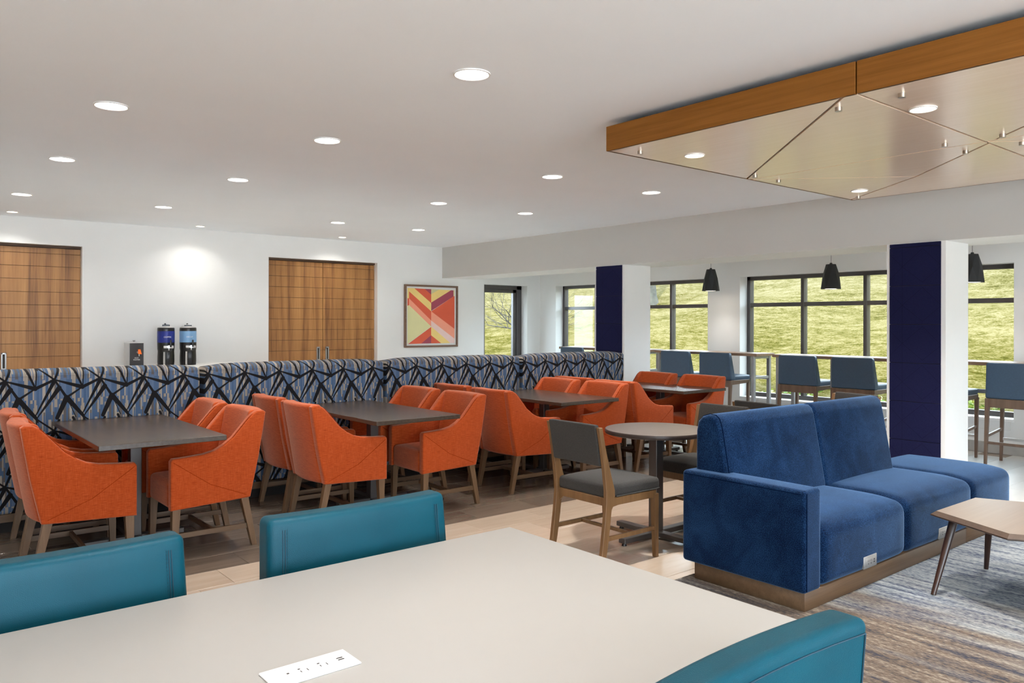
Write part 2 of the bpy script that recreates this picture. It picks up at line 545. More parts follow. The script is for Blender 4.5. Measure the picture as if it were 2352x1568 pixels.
def cushion(bm, x0, x1, y0, y1, z0, z1, r=.03, crown=0.0, n_=10, fn=None, side=0.0):
    """rounded soft box; crown lifts the top, side bulges the faces"""
    hx, hy, hz = (x1 - x0) / 2, (y1 - y0) / 2, (z1 - z0) / 2
    c = Vector(((x0 + x1) / 2, (y0 + y1) / 2, (z0 + z1) / 2))
    r = min(r, hx * .98, hy * .98, hz * .98)
    def coords(h):
        inner = [-h + r + (2 * h - 2 * r) * i / n_ for i in range(n_ + 1)]
        k = 4
        lo = [-h + r - r * math.sin(i * math.pi / 2 / k) for i in range(k, 0, -1)]
        return lo + inner + [-q for q in reversed(lo)]
    X, Y, Z = coords(hx), coords(hy), coords(hz)
    b = bmesh.new()
    cache = {}
    def vert(x, y, z):
        key = (round(x, 6), round(y, 6), round(z, 6))
        if key in cache: return cache[key]
        p = Vector((x, y, z))
        q = Vector((max(-hx + r, min(hx - r, x)), max(-hy + r, min(hy - r, y)), max(-hz + r, min(hz - r, z))))
        d = p - q
        if d.length > 1e-9:
            # map the cube shell onto the rounding sphere
            m = max(abs(d.x), abs(d.y), abs(d.z))
            p = q + d.normalized() * r * (m / r if m < r * .999 else 1.0)
            if m < r * .999:
                p = q + d.normalized() * r
        ex = max(0, 1 - (p.x / hx) ** 2); ey = max(0, 1 - (p.y / hy) ** 2); ez = max(0, 1 - (p.z / hz) ** 2)
        if crown and p.z > 0: p.z += crown * ex ** .6 * ey ** .6 * (p.z / hz)
        if side:
            p.x += side * ey ** .6 * ez ** .6 * (p.x / hx)
            p.y += side * ex ** .6 * ez ** .6 * (p.y / hy)
        p = p + c
        if fn: p = Vector(fn(*p))
        cache[key] = b.verts.new(p)
        return cache[key]
    def sheet(A, B, mk, flip):
        for i in range(len(A) - 1):
            for j in range(len(B) - 1):
                q = [mk(A[i], B[j]), mk(A[i + 1], B[j]), mk(A[i + 1], B[j + 1]), mk(A[i], B[j + 1])]
                q2 = []
                for v in q:
                    if v not in q2: q2.append(v)
                if len(q2) > 2:
                    try: b.faces.new(q2 if not flip else list(reversed(q2)))
                    except ValueError: pass
    sheet(X, Y, lambda a, d: vert(a, d, hz), False); sheet(X, Y, lambda a, d: vert(a, d, -hz), True)
    sheet(X, Z, lambda a, d: vert(a, -hy, d), False); sheet(X, Z, lambda a, d: vert(a, hy, d), True)
    sheet(Y, Z, lambda a, d: vert(hx, a, d), False); sheet(Y, Z, lambda a, d: vert(-hx, a, d), True)
    bmesh.ops.recalc_face_normals(b, faces=b.faces)
    tmp_add(bm, b)

def tube(bm, pts, r, n_=6):
    for p, q in zip(pts, pts[1:]):
        cyl(bm, p, q, r, r, n_, caps=True)

def B():
    return bmesh.new()

def obj(name, bm, mat, parent=None, smooth=35, kind=None):
    me = bpy.data.meshes.new(name)
    bm.to_mesh(me); bm.free()
    for m_ in (mat if isinstance(mat, (list, tuple)) else [mat]):
        me.materials.append(m_)
    if smooth and len(me.polygons):
        me.polygons.foreach_set('use_smooth', [True] * len(me.polygons))
        me.set_sharp_from_angle(angle=R(smooth))
    o = bpy.data.objects.new(name, me)
    COL.objects.link(o)
    if parent: o.parent = parent
    if kind: o['kind'] = kind
    return o

def tag(o, label, cat, group=None):
    o['label'] = label; o['category'] = cat
    if group: o['group'] = group
    return o

def thing(name, label, cat, loc=(0, 0, 0), rz=0.0, group=None):
    o = bpy.data.objects.new(name, None)
    COL.objects.link(o)
    o.empty_display_size = .1
    o.location = loc; o.rotation_euler = (0, 0, rz)
    return tag(o, label, cat, group)

def struct(name, bm=None, mat=None, loc=(0, 0, 0)):
    if bm is None:
        o = bpy.data.objects.new(name, None); COL.objects.link(o); o.empty_display_size = .1
    else:
        o = obj(name, bm, mat)
    o.location = loc
    o['kind'] = 'structure'
    return o

CHILD = {}
def kids(o):
    return [c for c in bpy.data.objects if c.parent == o]

def dup(root, loc, rz, label, group=None):
    """copy a thing with its parts and sub-parts"""
    r = root.copy(); COL.objects.link(r)
    r.location = loc; r.rotation_euler = (0, 0, rz); r['label'] = label
    if group: r['group'] = group
    for ch in CH[root.name]:
        c = ch.copy(); COL.objects.link(c); c.parent = r
        for g in CH.get(ch.name, []):
            d = g.copy(); COL.objects.link(d); d.parent = c
    return r
CH = {}
def register(root):
    CH[root.name] = kids(root)
    for c in CH[root.name]:
        CH[c.name] = kids(c)

# ------------------------------------------------------------------ dimensions of the room
ZC = 2.755                 # ceiling
ZS = 2.23                  # soffit
XB, XB2 = 7.627, 8.345     # soffit beam
XW = 9.87                  # inner face of the window wall
YB = 11.23                 # inner face of the door wall
XL, YF = -3.6, -4.2        # walls behind the camera
WT = .30

# ceiling, beam, columns
bm = B(); box(bm, XL - .2, XW + WT, YF - .2, YB + WT, ZC, ZC + .15)
struct('ceiling', bm, M['ceiling'])
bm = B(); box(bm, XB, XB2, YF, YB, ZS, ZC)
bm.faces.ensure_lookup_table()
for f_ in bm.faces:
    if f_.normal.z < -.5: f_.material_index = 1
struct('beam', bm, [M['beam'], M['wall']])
COLUMNS = []
for y0, y1 in ((3.057, 3.594), (7.01, 7.55)):
    bm = B(); box(bm, XB, XB + .505, y0, y1, 0, ZS)
    c = struct('column', bm, M['wall'])
    COLUMNS.append((c, y0, y1))
    bm = B(); box(bm, XB - .004, XB + .001, y0 + .042, y1 - .034, .0, ZS - .004); obj('felt_backing', bm, M['black'], c)
    for k in range(7):
        bm = B()
        z0 = k * .365
        z1 = min(z0 + .363, ZS - .004)
        if z1 - z0 < .02: continue
        box(bm, -.014, -.0005, .0, y1 - y0 - .072, z0 + .002, z1, .0012, 1)
        p = obj('felt_panel', bm, M['felt'], c)
        p.location = (XB, y0 + .040, 0)

# door wall with its openings
bm = B()
D1 = (.28, 2.10); D2 = (4.55, 6.365); DZ = 2.43
NW = (8.533, 9.548); NZ = (.40, 2.158)
for x0, x1, z0, z1 in ((XL, D1[0], 0, ZC), (D1[0], D1[1], DZ, ZC), (D1[1], D2[0], 0, ZC), (D2[0], D2[1], DZ, ZC), (D2[1], NW[0], 0, ZC),
                       (NW[0], NW[1], 0, NZ[0]), (NW[0], NW[1], NZ[1], ZC), (NW[1], XW + WT, 0, ZC)):
    box(bm, x0, x1, YB, YB + WT, z0, z1)
struct('wall_back', bm, M['wall'])
# window wall
W1 = (7.37, 10.79); W2 = (3.24, 6.80); W4 = (-1.2, 2.3); WZ = (.40, 2.15)
bm = B()
ys = [(YF, W4[0]), (W4[1], W2[0]), (W2[1], W1[0]), (W1[1], YB + WT)]
for a, b_ in ys: box(bm, XW, XW + WT, a, b_, 0, ZC)
for a, b_ in (W1, W2, W4):
    box(bm, XW, XW + WT, a, b_, 0, WZ[0]); box(bm, XW, XW + WT, a, b_, WZ[1], ZC)
struct('wall_right', bm, M['wall'])
bm = B(); box(bm, XL - .2, XL, YF, YB + WT, 0, ZC); struct('wall_left', bm, M['wall'])
bm = B()                  # openings added in the unseen front wall to fill the room with daylight
box(bm, XL, XW + WT, YF - .2, YF, 0, .25); box(bm, XL, XW + WT, YF - .2, YF, 2.55, ZC)
for x in (XL + .1, -1.0, 1.6, 4.2):
    box(bm, x - .1, x + .1, YF - .2, YF, .25, 2.55)
box(bm, 4.3, XW + WT, YF - .2, YF, .25, 2.55)  # closed at this end to keep daylight off the nearer column
struct('wall_front_daylight', bm, M['wall'])
bm = B(); box(bm, XL - 30, 60, -60, YF - .2, -.25, -.12); struct('bounce_forecourt', bm, plain('bounce_pavement', (.74, .735, .72), .9))  # unseen pale ground added to bounce daylight onto the ceiling
# baseboards: lengths of grey tile
for nm, runs in (('baseboard_right', [(YF + .1 + i * .6, YF + .1 + i * .6 + .597) for i in range(25)]),):
    bb = struct(nm)
    for a, b_ in runs:
        bm = B(); box(bm, XW - .012, XW + .001, a, min(b_, YB), 0, .125, .002, 1)
        obj('tile', bm, M['grey_tile'], bb)

# windows
def window_x(name, y0, y1, nl):
    """glazed opening in the window wall, nl lights with a transom"""
    w_ = struct(name)
    X = XW + .225; d = .048
    fz0, fz1 = WZ
    bm = B()
    box(bm, X - d, X + d, y0, y1, fz1 - .055, fz1, .003, 1); box(bm, X - d, X + d, y0, y1, fz0, fz0 + .06, .003, 1)
    box(bm, X - d, X + d, y0, y0 + .055, fz0, fz1, .003, 1); box(bm, X - d, X + d, y1 - .055, y1, fz0, fz1, .003, 1)
    obj('frame', bm, M['dark_frame'], w_)
    L = (y1 - y0) / nl
    for i in range(1, nl):
        bm = B(); box(bm, X - d, X + d, y0 + i * L - .024, y0 + i * L + .024, fz0 + .06, fz1 - .055, .003, 1)
        obj('mullion', bm, M['dark_frame'], w_)
    zt = 1.735
    bm = B(); box(bm, X - d + .004, X + d - .004, y0 + .055, y1 - .055, zt - .028, zt + .028, .003, 1)
    obj('transom', bm, M['dark_frame'], w_)
    for i in range(nl):
        for z0, z1 in ((fz0 + .06, zt - .028), (zt + .028, fz1 - .055)):
            bm = B(); box(bm, X + .010, X + .016, y0 + i * L + .028, y0 + (i + 1) * L - .028, z0, z1)
            obj('pane', bm, M['glass'], w_, smooth=0)
    bm = B(); box(bm, XW - .035, X - d, y0 - .0, y1 + .0, fz0 - .028, fz0 + .002, .003, 1)
    obj('sill', bm, M['white_trim'], w_)
    bm = B(); box(bm, XW - .022, XW + .0, y0 + .03, y1 - .03, fz0 - .13, fz0 - .028, .002, 1)
    obj('apron', bm, M['white_trim'], w_)
    return w_
window_x('window_1', *W1, 4)
window_x('window_2', *W2, 4)
window_x('window_4', *W4, 4)
w3 = struct('window_3')
Y3 = YB + .215
bm = B()
box(bm, NW[0], NW[1] - .0, Y3 - .05, Y3 + .05, NZ[1] - .075, NZ[1], .003, 1); box(bm, NW[0], NW[1], Y3 - .05, Y3 + .05, NZ[0], NZ[0] + .07, .003, 1)
box(bm, NW[0], NW[0] + .10, Y3 - .05, Y3 + .05, NZ[0], NZ[1], .003, 1); box(bm, NW[1] - .12, NW[1], Y3 - .05, Y3 + .05, NZ[0], NZ[1], .003, 1)
obj('frame', bm, M['dark_frame'], w3)
bm = B()
box(bm, NW[0] + .10, NW[1] - .12, Y3 - .03, Y3 + .03, NZ[1] - .135, NZ[1] - .075, .003, 1)
box(bm, NW[1] - .19, NW[1] - .12, Y3 - .03, Y3 + .03, NZ[0] + .07, NZ[1] - .075, .003, 1); box(bm, NW[0] + .1, NW[0] + .16, Y3 - .03, Y3 + .03, NZ[0] + .07, NZ[1] - .075, .003, 1)
box(bm, NW[0] + .10, NW[1] - .12, Y3 - .03, Y3 + .03, NZ[0] + .07, NZ[0] + .13, .003, 1)
obj('sash', bm, M['dark_frame'], w3)
bm = B(); box(bm, NW[0] + .15, NW[1] - .18, Y3, Y3 + .006, NZ[0] + .12, NZ[1] - .13); obj('pane', bm, M['glass'], w3, smooth=0)
bm = B(); box(bm, NW[0], NW[1], YB - .03, Y3 - .05, NZ[0] - .028, NZ[0] + .002, .003, 1); obj('sill', bm, M['white_trim'], w3)

# sliding doors of grooved veneer boards
def sliding(name, x0, x1):
    d = struct(name)
    Yd = YB + .095
    bm = B(); box(bm, x0 - .0, x1 + .0, Yd + .03, Yd + .12, 0, DZ + .01); obj('backing', bm, M['veneer_dark'], d)
    bm = B(); box(bm, x0, x1, Yd - .012, Yd + .03, DZ - .03, DZ, .002, 1); obj('track_cover', bm, M['veneer_dark'], d)
    xm = (x0 + x1) / 2
    zs = [2.395] + [2.324 - .161 * k for k in range(15)]
    for a, b_ in ((x0 + .004, xm - .004), (xm + .004, x1 - .004)):
        for zt, zb in zip(zs, zs[1:]):
            zb = max(zb, .01)
            if zt - zb < .03: continue
            bm = B(); box(bm, a, b_, Yd, Yd + .032, zb + .002, zt - .002, .0015, 1)
            obj('board', bm, M['veneer'], d)
    for s in (-1, 1):
        hx = xm + s * .075
        bm = B()
        box(bm, hx - .028, hx - .012, Yd - .008, Yd + .004, .88, 1.09, .003, 1); box(bm, hx + .012, hx + .028, Yd - .008, Yd + .004, .88, 1.09, .003, 1)
        box(bm, hx - .028, hx + .028, Yd - .008, Yd + .004, 1.07, 1.09, .003, 1); box(bm, hx - .028, hx + .028, Yd - .008, Yd + .004, .88, .90, .003, 1)
        h = obj('handle', bm, M['steel'], d)
        bm = B(); box(bm, hx - .012, hx + .012, Yd - .002, Yd + .001, .90, 1.07); obj('finger_recess', bm, M['slot'], h)
sliding('door_1', *D1)
sliding('door_2', *D2)

# ------------------------------------------------------------------ floor: slab and tiles
bm = B(); box(bm, XL, XW + .2, YF, YB + .2, -.2, -.004)
floor = struct('floor', bm, M['grout'])
TLX, TLY = .589, .2945
def tile_mesh(mat, name):
    b = B()
    hx, hy = TLX / 2 - .0016, TLY / 2 - .0016
    c = .0014
    vs = [b.verts.new((sx * hx, sy * hy, -.008)) for sx, sy in ((-1, -1), (1, -1), (1, 1), (-1, 1))]
    vm = [b.verts.new((sx * hx, sy * hy, -.0014)) for sx, sy in ((-1, -1), (1, -1), (1, 1), (-1, 1))]
    vt = [b.verts.new((sx * (hx - c), sy * (hy - c), 0)) for sx, sy in ((-1, -1), (1, -1), (1, 1), (-1, 1))]
    b.faces.new(vt)
    for i in range(4):
        j = (i + 1) % 4
        b.faces.new((vs[i], vs[j], vm[j], vm[i])); b.faces.new((vm[i], vm[j], vt[j], vt[i]))
    me = bpy.data.meshes.new(name); b.to_mesh(me); b.free(); me.materials.append(mat)
    return me
CARPET = (2.05, 6.45, -1.7, 2.885)
tiles = {'light': [], 'dark': [], 'pale': []}
j0 = int((YF - 4.72) / TLY) - 1
for j in range(j0, 24):
    yc = 4.72 + TLY * (j + .5)
    if yc < YF or yc > YB: continue
    xo = 1.598 + .1963 * (j + 1)
    for i in range(-14, 20):
        xc = xo + TLX * (i + .5)
        if xc - TLX / 2 < XL - .3 or xc + TLX / 2 > XW + .3: continue
        if CARPET[0] < xc - TLX / 2 and xc + TLX / 2 < CARPET[1] and CARPET[2] < yc and yc + TLY / 2 < CARPET[3] + .03: continue
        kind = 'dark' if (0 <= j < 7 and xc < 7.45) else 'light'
        if (j >= 7 and xc < 7.45) or xc > 7.45 or (j < 0 and xc > 6.75): kind = 'pale'  # painted glare on the window side; behind the banquettes added for bounce
        p = project(xc, yc, 0)
        score = 1e9
        if p and -60 < p[0] < 2412 and p[1] < 1620:
            score = p[2]
            if 1165 < p[0] < 1900 and p[1] > 1215 + (p[0] - 1165) * .31: score += 40
            if p[0] <= 1165 and p[1] > 1400: score += 40
            if yc > 6.75 and xc < 7.3: score += 30
        tiles[kind].append((score, xc, yc))
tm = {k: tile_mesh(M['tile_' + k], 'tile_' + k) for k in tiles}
pool = sorted([(s, x, y, k) for k in tiles for s, x, y in tiles[k]])
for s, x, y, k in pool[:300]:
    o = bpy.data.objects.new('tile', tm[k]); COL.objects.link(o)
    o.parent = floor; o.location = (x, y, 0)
rest = {k: B() for k in tiles}
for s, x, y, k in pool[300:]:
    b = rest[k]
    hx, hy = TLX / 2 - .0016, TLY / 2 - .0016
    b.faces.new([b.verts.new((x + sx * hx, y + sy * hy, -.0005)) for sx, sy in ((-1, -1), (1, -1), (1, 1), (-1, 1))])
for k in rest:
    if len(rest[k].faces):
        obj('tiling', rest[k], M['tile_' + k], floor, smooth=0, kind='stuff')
    else:
        rest[k].free()
bm = B(); box(bm, CARPET[0], CARPET[1], CARPET[2], CARPET[3], -.003, .005, .002, 1)
tag(obj('carpet', bm, M['carpet']), 'streaky blue, grey and brown carpet under the blue sofa and low table', 'carpet')

# ------------------------------------------------------------------ ceiling lights
def lamp(loc, watts, size, name='downlight', spread=96):
    d = bpy.data.lights.new(name, 'AREA')
    d.shape = 'DISK'; d.size = size; d.energy = watts; d.color = LAMP_COL; d.spread = R(spread)
    o = bpy.data.objects.new(name, d); COL.objects.link(o)
    o.location = loc
    return o
def downlight(x, y, label, group, r=.085, z=ZC, watts=None, lens='lens', spread=96):
    t = thing('downlight', label, 'ceiling light', (x, y, z), 0, group)
    bm = B(); lathe(bm, [(r * 1.14, 0), (r * 1.14, -.006), (r * 1.05, -.008), (r, -.004), (r, 0)], 32); obj('trim_ring', bm, M['ring'], t)
    bm = B(); lathe(bm, [(r, -.0015), (0, -.0015)], 32); obj('lens', bm, M[lens], t)
    l = lamp((0, 0, -.006), watts or DOWN_W, r * 1.9, 'lamp_light', spread); l.parent = t
    return t
downlight(2.41, 3.28, 'round recessed ceiling light nearest the camera, on its own ahead of the rows of four', 'recessed ceiling lights')
rown = {5.125: 'nearest', 7.05: 'middle', 9.26: 'farthest'}
coln = ['first', 'second', 'third', 'fourth']
pos = {5.125: (1.11, 2.50, 4.645, 5.957), 7.05: (1.175, 2.57, 4.74, 5.963), 9.26: (1.185, 2.54, 4.67, 5.89)}
for y, xs in pos.items():
    for i, x in enumerate(xs):
        downlight(x, y, f'round recessed ceiling light, {coln[i]} from the left in the {rown[y]} row of four', 'recessed ceiling lights', watts=DOWN_W * (2.8 if y > 9 else 1.0))
for x, s in ((1.29, 'above the left wooden door'), (3.43, 'above the coffee dispensers'), (5.52, 'above the middle wooden double door')):
    t = downlight(x, 10.80, f'small bright wall-washing ceiling light {s}', 'wall washer lights', r=.055, watts=WASH_W, lens='lens_warm', spread=130)
# bare lamps added out of view to brighten the room
for x, y in ((-.2, 3.28), (-1.6, 3.28), (-.2, 5.12), (-1.6, 5.12), (-.2, 7.05), (-.2, 9.2), (.9, 1.4), (2.4, 1.4), (-.9, 1.4), (-2.4, 1.4), (.9, -.6), (2.4, -.6), (-.9, -.6), (-2.4, -.6), (.9, -2.6), (-.9, -2.6), (4.2, -2.6), (2.4, -2.6)):
    lamp((x, y, ZC - .006), DOWN_W * (.35 if x < .5 else 1.0), .16)

# ------------------------------------------------------------------ wooden ceiling feature
PXa, PXb, PYa, PYb = 3.625, 6.76, -2.2, 3.492
PZ0, PZ1 = 2.56, 2.715
feat = thing('ceiling_feature', 'floating wooden ceiling panel with triangular joints above the blue sofa', 'ceiling panel')
bm = B(); box(bm, PXa + .03, PXb - .03, PYa + .03, PYb - .03, PZ0 + .012, PZ1 - .01); obj('core', bm, M['black'], feat)
bm = B(); box(bm, PXa + .3, PXb - .3, PYa + .3, PYb - .3, PZ1 - .011, ZC); obj('mounting', bm, M['black'], feat)
SEAMS_Y = [PYb, 1.857, .215, -1.42, PYa]
for a, b_ in zip(SEAMS_Y[1:], SEAMS_Y):
    for xa, xb in ((PXa, PXa + .02), (PXb - .02, PXb)):
        bm = B(); box(bm, xa, xb, a + .004, b_ - .004 if b_ != PYb else b_, PZ0, PZ1, .0015, 1); obj('fascia_board', bm, M['fascia'], feat)
for xa, xb in ((PXa + .021, 5.186), (5.19, PXb - .021)):
    for ya, yb in ((PYb - .02, PYb), (PYa, PYa + .02)):
        bm = B(); box(bm, xa, xb, ya, yb, PZ0, PZ1, .0015, 1); obj('fascia_board', bm, M['fascia'], feat)
g = .0072
def poly_panel(pts):
    c = Vector((sum(p[0] for p in pts) / len(pts), sum(p[1] for p in pts) / len(pts)))
    # inset each edge by g
    q = []
    nn = len(pts)
    for i in range(nn):
        p0, p1, p2 = Vector(pts[i - 1]), Vector(pts[i]), Vector(pts[(i + 1) % nn])
        def nrm(a, b):
            d = (b - a).normalized(); m = Vector((-d.y, d.x))
            return m if (c - a).dot(m) > 0 else -m
        n1, n2 = nrm(p0, p1), nrm(p1, p2)
        bis = (n1 + n2); bis = bis / max(.25, bis.length ** 2) * 2
        q.append(p1 + bis * g)
    bm = B(); prism(bm, [tuple(v) for v in q], 'z', PZ0, PZ0 + .012, .001, 1); obj('panel', bm, M['panel_wood_lit'], feat)
xm = 5.18
x0, x1 = PXa + .001, PXb - .001
for k, (yb, ya) in enumerate(zip(SEAMS_Y, SEAMS_Y[1:])):
    if k == 3: ya = PYa
    if k % 2 == 0:
        poly_panel([(x0, yb), (xm - .03, yb), (x0, ya + .06)]); poly_panel([(xm - .03, yb), (xm, yb), (xm, ya), (x0, ya), (x0, ya + .06)])
        mx, my = 6.015, 2.618 - (PYb - yb)
        poly_panel([(xm, yb), (mx, my), (xm + .06, ya), (xm, ya)])
        poly_panel([(xm, yb), (x1 - .04, yb), (mx, my)])
        poly_panel([(x1 - .04, yb), (x1, yb), (x1, ya), (xm + .06, ya), (mx, my)])
    else:
        poly_panel([(x0, yb), (xm + .0, yb), (xm, yb - .05), (x0, ya + .05)]); poly_panel([(xm, yb - .05), (xm, ya), (x0, ya), (x0, ya + .05)])
        poly_panel([(xm, yb), (x1, yb), (x1, ya + .05)]); poly_panel([(xm, yb), (x1, ya + .05), (x1, ya), (xm, ya)])
for k in (0, 1):
    yb, ya = SEAMS_Y[k], SEAMS_Y[k + 1]
    for x in (3.79, 5.05, 5.36, 6.585):
        for y in (yb - .14, ya + .175):
            bm = B(); cyl(bm, (x, y, PZ0), (x, y, PZ0 - .02), .017, .017, 16); obj('standoff_cap', bm, M['steel_cap'], feat)
pl = [(4.148, 3.204, 'in the left corner of'), (4.138, 1.769, 'in the near middle of'), (6.289, 3.19, 'in the far corner of'), (6.289, 1.769, 'in the right-hand end of')]
for x, y, s in pl[:3]:
    downlight(x, y, f'small warm downlight set {s} the wooden ceiling feature', 'lights in the wooden ceiling feature', r=.058, z=PZ0, watts=PANEL_W, lens='lens_warm')
for x, y in ((6.289, 1.769), (4.14, .3), (6.289, .3), (4.14, -1.3), (6.289, -1.3)):
    lamp((x, y, PZ0 - .006), PANEL_W, .11)  # unseen lamps added along the panel for more light

# ------------------------------------------------------------------ pendants
def make_pendant(loc, label):
    t = thing('pendant_lamp', label, 'pendant lamp', loc, 0, 'pendant lamps over the window bar')
    b = B()
    n_ = 8
    rings = []
    for r, z, ph in ((.062, .315, 0), (.098, .185, .5), (.127, .0, 0)):
        rings.append([b.verts.new((r * math.cos(2 * math.pi * (i + ph) / n_), r * math.sin(2 * math.pi * (i + ph) / n_), z)) for i in range(n_)])
    for k in (0, 1):
        A, C = rings[k], rings[k + 1]
        for i in range(n_):
            j = (i + 1) % n_
            if k == 0:
                b.faces.new((A[i], A[j], C[i])); b.faces.new((A[j], C[j], C[i]))
            else:
                b.faces.new((A[i], A[j], C[j])); b.faces.new((A[i], C[j], C[i]))
    b.faces.new(rings[0])
    bmesh.ops.recalc_face_normals(b, faces=b.faces)
    ret = bmesh.ops.solidify(b, geom=list(b.faces), thickness=.005)
    obj('lamp_shade', b, M['pendant'], t, smooth=0)
    bm = B(); lathe(bm, [(.112, .006), (0, .006)], 24); obj('diffuser', bm, M['lens_warm'], t)
    bm = B(); cyl(bm, (0, 0, .315), (0, 0, .335), .02, .014, 12); cyl(bm, (0, 0, .33), (0, 0, ZC - loc[2]), .0022, .0022, 6); obj('cord', bm, M['black_plastic'], t)
    bm = B(); cyl(bm, (0, 0, ZC - loc[2] - .02), (0, 0, ZC - loc[2]), .06, .06, 20); obj('canopy_plate', bm, M['pendant'], t)
    l = lamp((0, 0, -.002), 1.2, .2, 'lamp_light'); l.parent = t
    return t
make_pendant((9.5, 7.04, 1.935), 'black faceted pendant lamp beside the white pier between the windows')
make_pendant((9.5, 5.19, 1.905), 'black faceted pendant lamp in front of the wide window with three lights')
make_pendant((9.5, 3.53, 1.925), 'black faceted pendant lamp half hidden behind the nearer blue column')

# ------------------------------------------------------------------ artwork
art = thing('framed_artwork', 'framed abstract print of red, yellow, pink and purple chevrons on white wall', 'artwork', (6.86, YB, 1.05))
AW, AH = 1.073, 1.052
bm = B()
fw = .032
box(bm, 0, AW, -.045, 0, 0, fw, .003, 1); box(bm, 0, AW, -.045, 0, AH - fw, AH, .003, 1)
box(bm, 0, fw, -.045, 0, fw, AH - fw, .003, 1); box(bm, AW - fw, AW, -.045, 0, fw, AH - fw, .003, 1)
obj('frame', bm, wood('art_frame_wood', (.13, .07, .045), (.20, .115, .075), 0), art)
bm = B(); box(bm, fw, AW - fw, -.018, -.001, fw, AH - fw); obj('mat_board', bm, M['white_trim'], art, smooth=0)
cl = {'pale': (.80, .75, .40), 'yel': (.92, .68, .24), 'red': (.72, .115, .055), 'pur': (.35, .06, .10), 'sal': (.92, .36, .24), 'pink': (.88, .63, .58), 'oli': (.68, .62, .33)}
keys = list(cl)
amats = [plain('print_' + {'pale': 'cream', 'yel': 'yellow', 'red': 'red', 'pur': 'plum', 'sal': 'salmon', 'pink': 'pink', 'oli': 'olive'}[k], cl[k], .6, var=.02) for k in keys]
polys = [('yel', [(1470, 704), (1484, 704), (1484, 800), (1470, 800)]), ('red', [(1470, 800), (1484, 800), (1484, 862), (1470, 870)]),
 ('yel', [(1484, 704), (1530, 705), (1679, 840), (1679, 918), (1484, 735)]), ('red', [(1530, 705), (1620, 707), (1679, 760), (1679, 840)]),
 ('pur', [(1620, 707), (1679, 708), (1679, 760)]), ('red', [(1484, 735), (1679, 918), (1679, 1005), (1484, 800)]),
 ('sal', [(1484, 800), (1679, 1005), (1679, 1062), (1484, 862)]), ('pale', [(1470, 870), (1484, 862), (1679, 1062), (1470, 1224)]),
 ('red', [(1679, 1065), (1679, 1145), (1590, 1222), (1475, 1224)]), ('pur', [(1679, 1145), (1679, 1222), (1590, 1222)]),
 ('oli', [(1679, 708), (1750, 710), (1679, 755)]), ('yel', [(1750, 710), (1860, 712), (1679, 835), (1679, 755)]),
 ('pur', [(1860, 712), (1884, 712), (1884, 770), (1679, 915), (1679, 835)]), ('pale', [(1884, 712), (1893, 712), (1893, 768), (1884, 770)]),
 ('red', [(1679, 918), (1884, 770), (1893, 768), (1893, 1085)]), ('sal', [(1679, 918), (1893, 1085), (1893, 1180), (1679, 1005)]),
 ('pink', [(1679, 1005), (1893, 1180), (1893, 1222), (1855, 1222), (1679, 1062)]), ('yel', [(1679, 1062), (1855, 1222), (1770, 1222), (1679, 1145)]),
 ('red', [(1679, 1145), (1770, 1222), (1679, 1222)])]
b = B()
mgn = .028
iw, ih = AW - 2 * fw - 2 * mgn, AH - 2 * fw - 2 * mgn
for k, pts in polys:
    vs = [b.verts.new((fw + mgn + (x - 1470) / 423 * iw, -.0188, AH - fw - mgn - (y - 704) / 520 * ih)) for x, y in pts]
    f_ = b.faces.new(vs); f_.material_index = keys.index(k)
    f_.normal_update()
    if f_.normal.y > 0: f_.normal_flip()
obj('print', b, amats, art, smooth=0)

# ------------------------------------------------------------------ banquettes
def banquette(x0, x1, label):
    L = x1 - x0
    t = thing('banquette', label, 'banquette', (x0, 6.42, 0), 0, 'patterned banquettes')
    def crown(x, y, z):
        if z > .9:
            k = max(0, min(1, y / .2))
            ex = max(0, 1 - ((x - L / 2) / (L / 2)) ** 8)
            z += .03 * math.sin(k * math.pi) * ex
        return x, y, z
    bm = B(); cushion(bm, .004, L - .004, 0, .20, .135, 1.105, .022, 0, 12, crown); obj('backrest', bm, M['banquette'], t)
    bm = B(); cushion(bm, .004, L - .004, .205, .68, .28, .46, .035, .015, 8); obj('seat', bm, M['banquette'], t)
    bm = B(); tube(bm, [(.02, -.0015, 1.085), (L - .02, -.0015, 1.085)], .0025, 6); obj('piping', bm, M['banquette'], t)
    bm = B(); box(bm, .004, L - .004, .004, .66, .08, .136, .002, 1); obj('base_rail', bm, M['rail_wood'], t)
    bm = B(); box(bm, .004, L - .004, .2, .66, .136, .282, .002, 1); obj('seat_box', bm, M['rail_wood'], t)
    bm = B(); box(bm, .03, L - .03, .05, .60, 0, .08); obj('toe_kick', bm, M['black'], t)
banquette(.40, 2.045, 'high banquette back in striped blue fabric with black zigzags behind the first dark table')
banquette(2.075, 3.715, 'high striped zigzag banquette back, second from the left, behind the second dark table')
banquette(3.735, 5.365, 'high striped zigzag banquette back, third from the left, below the framed print')
banquette(5.395, 6.985, 'high striped zigzag banquette back at the right end beside the farther blue column')

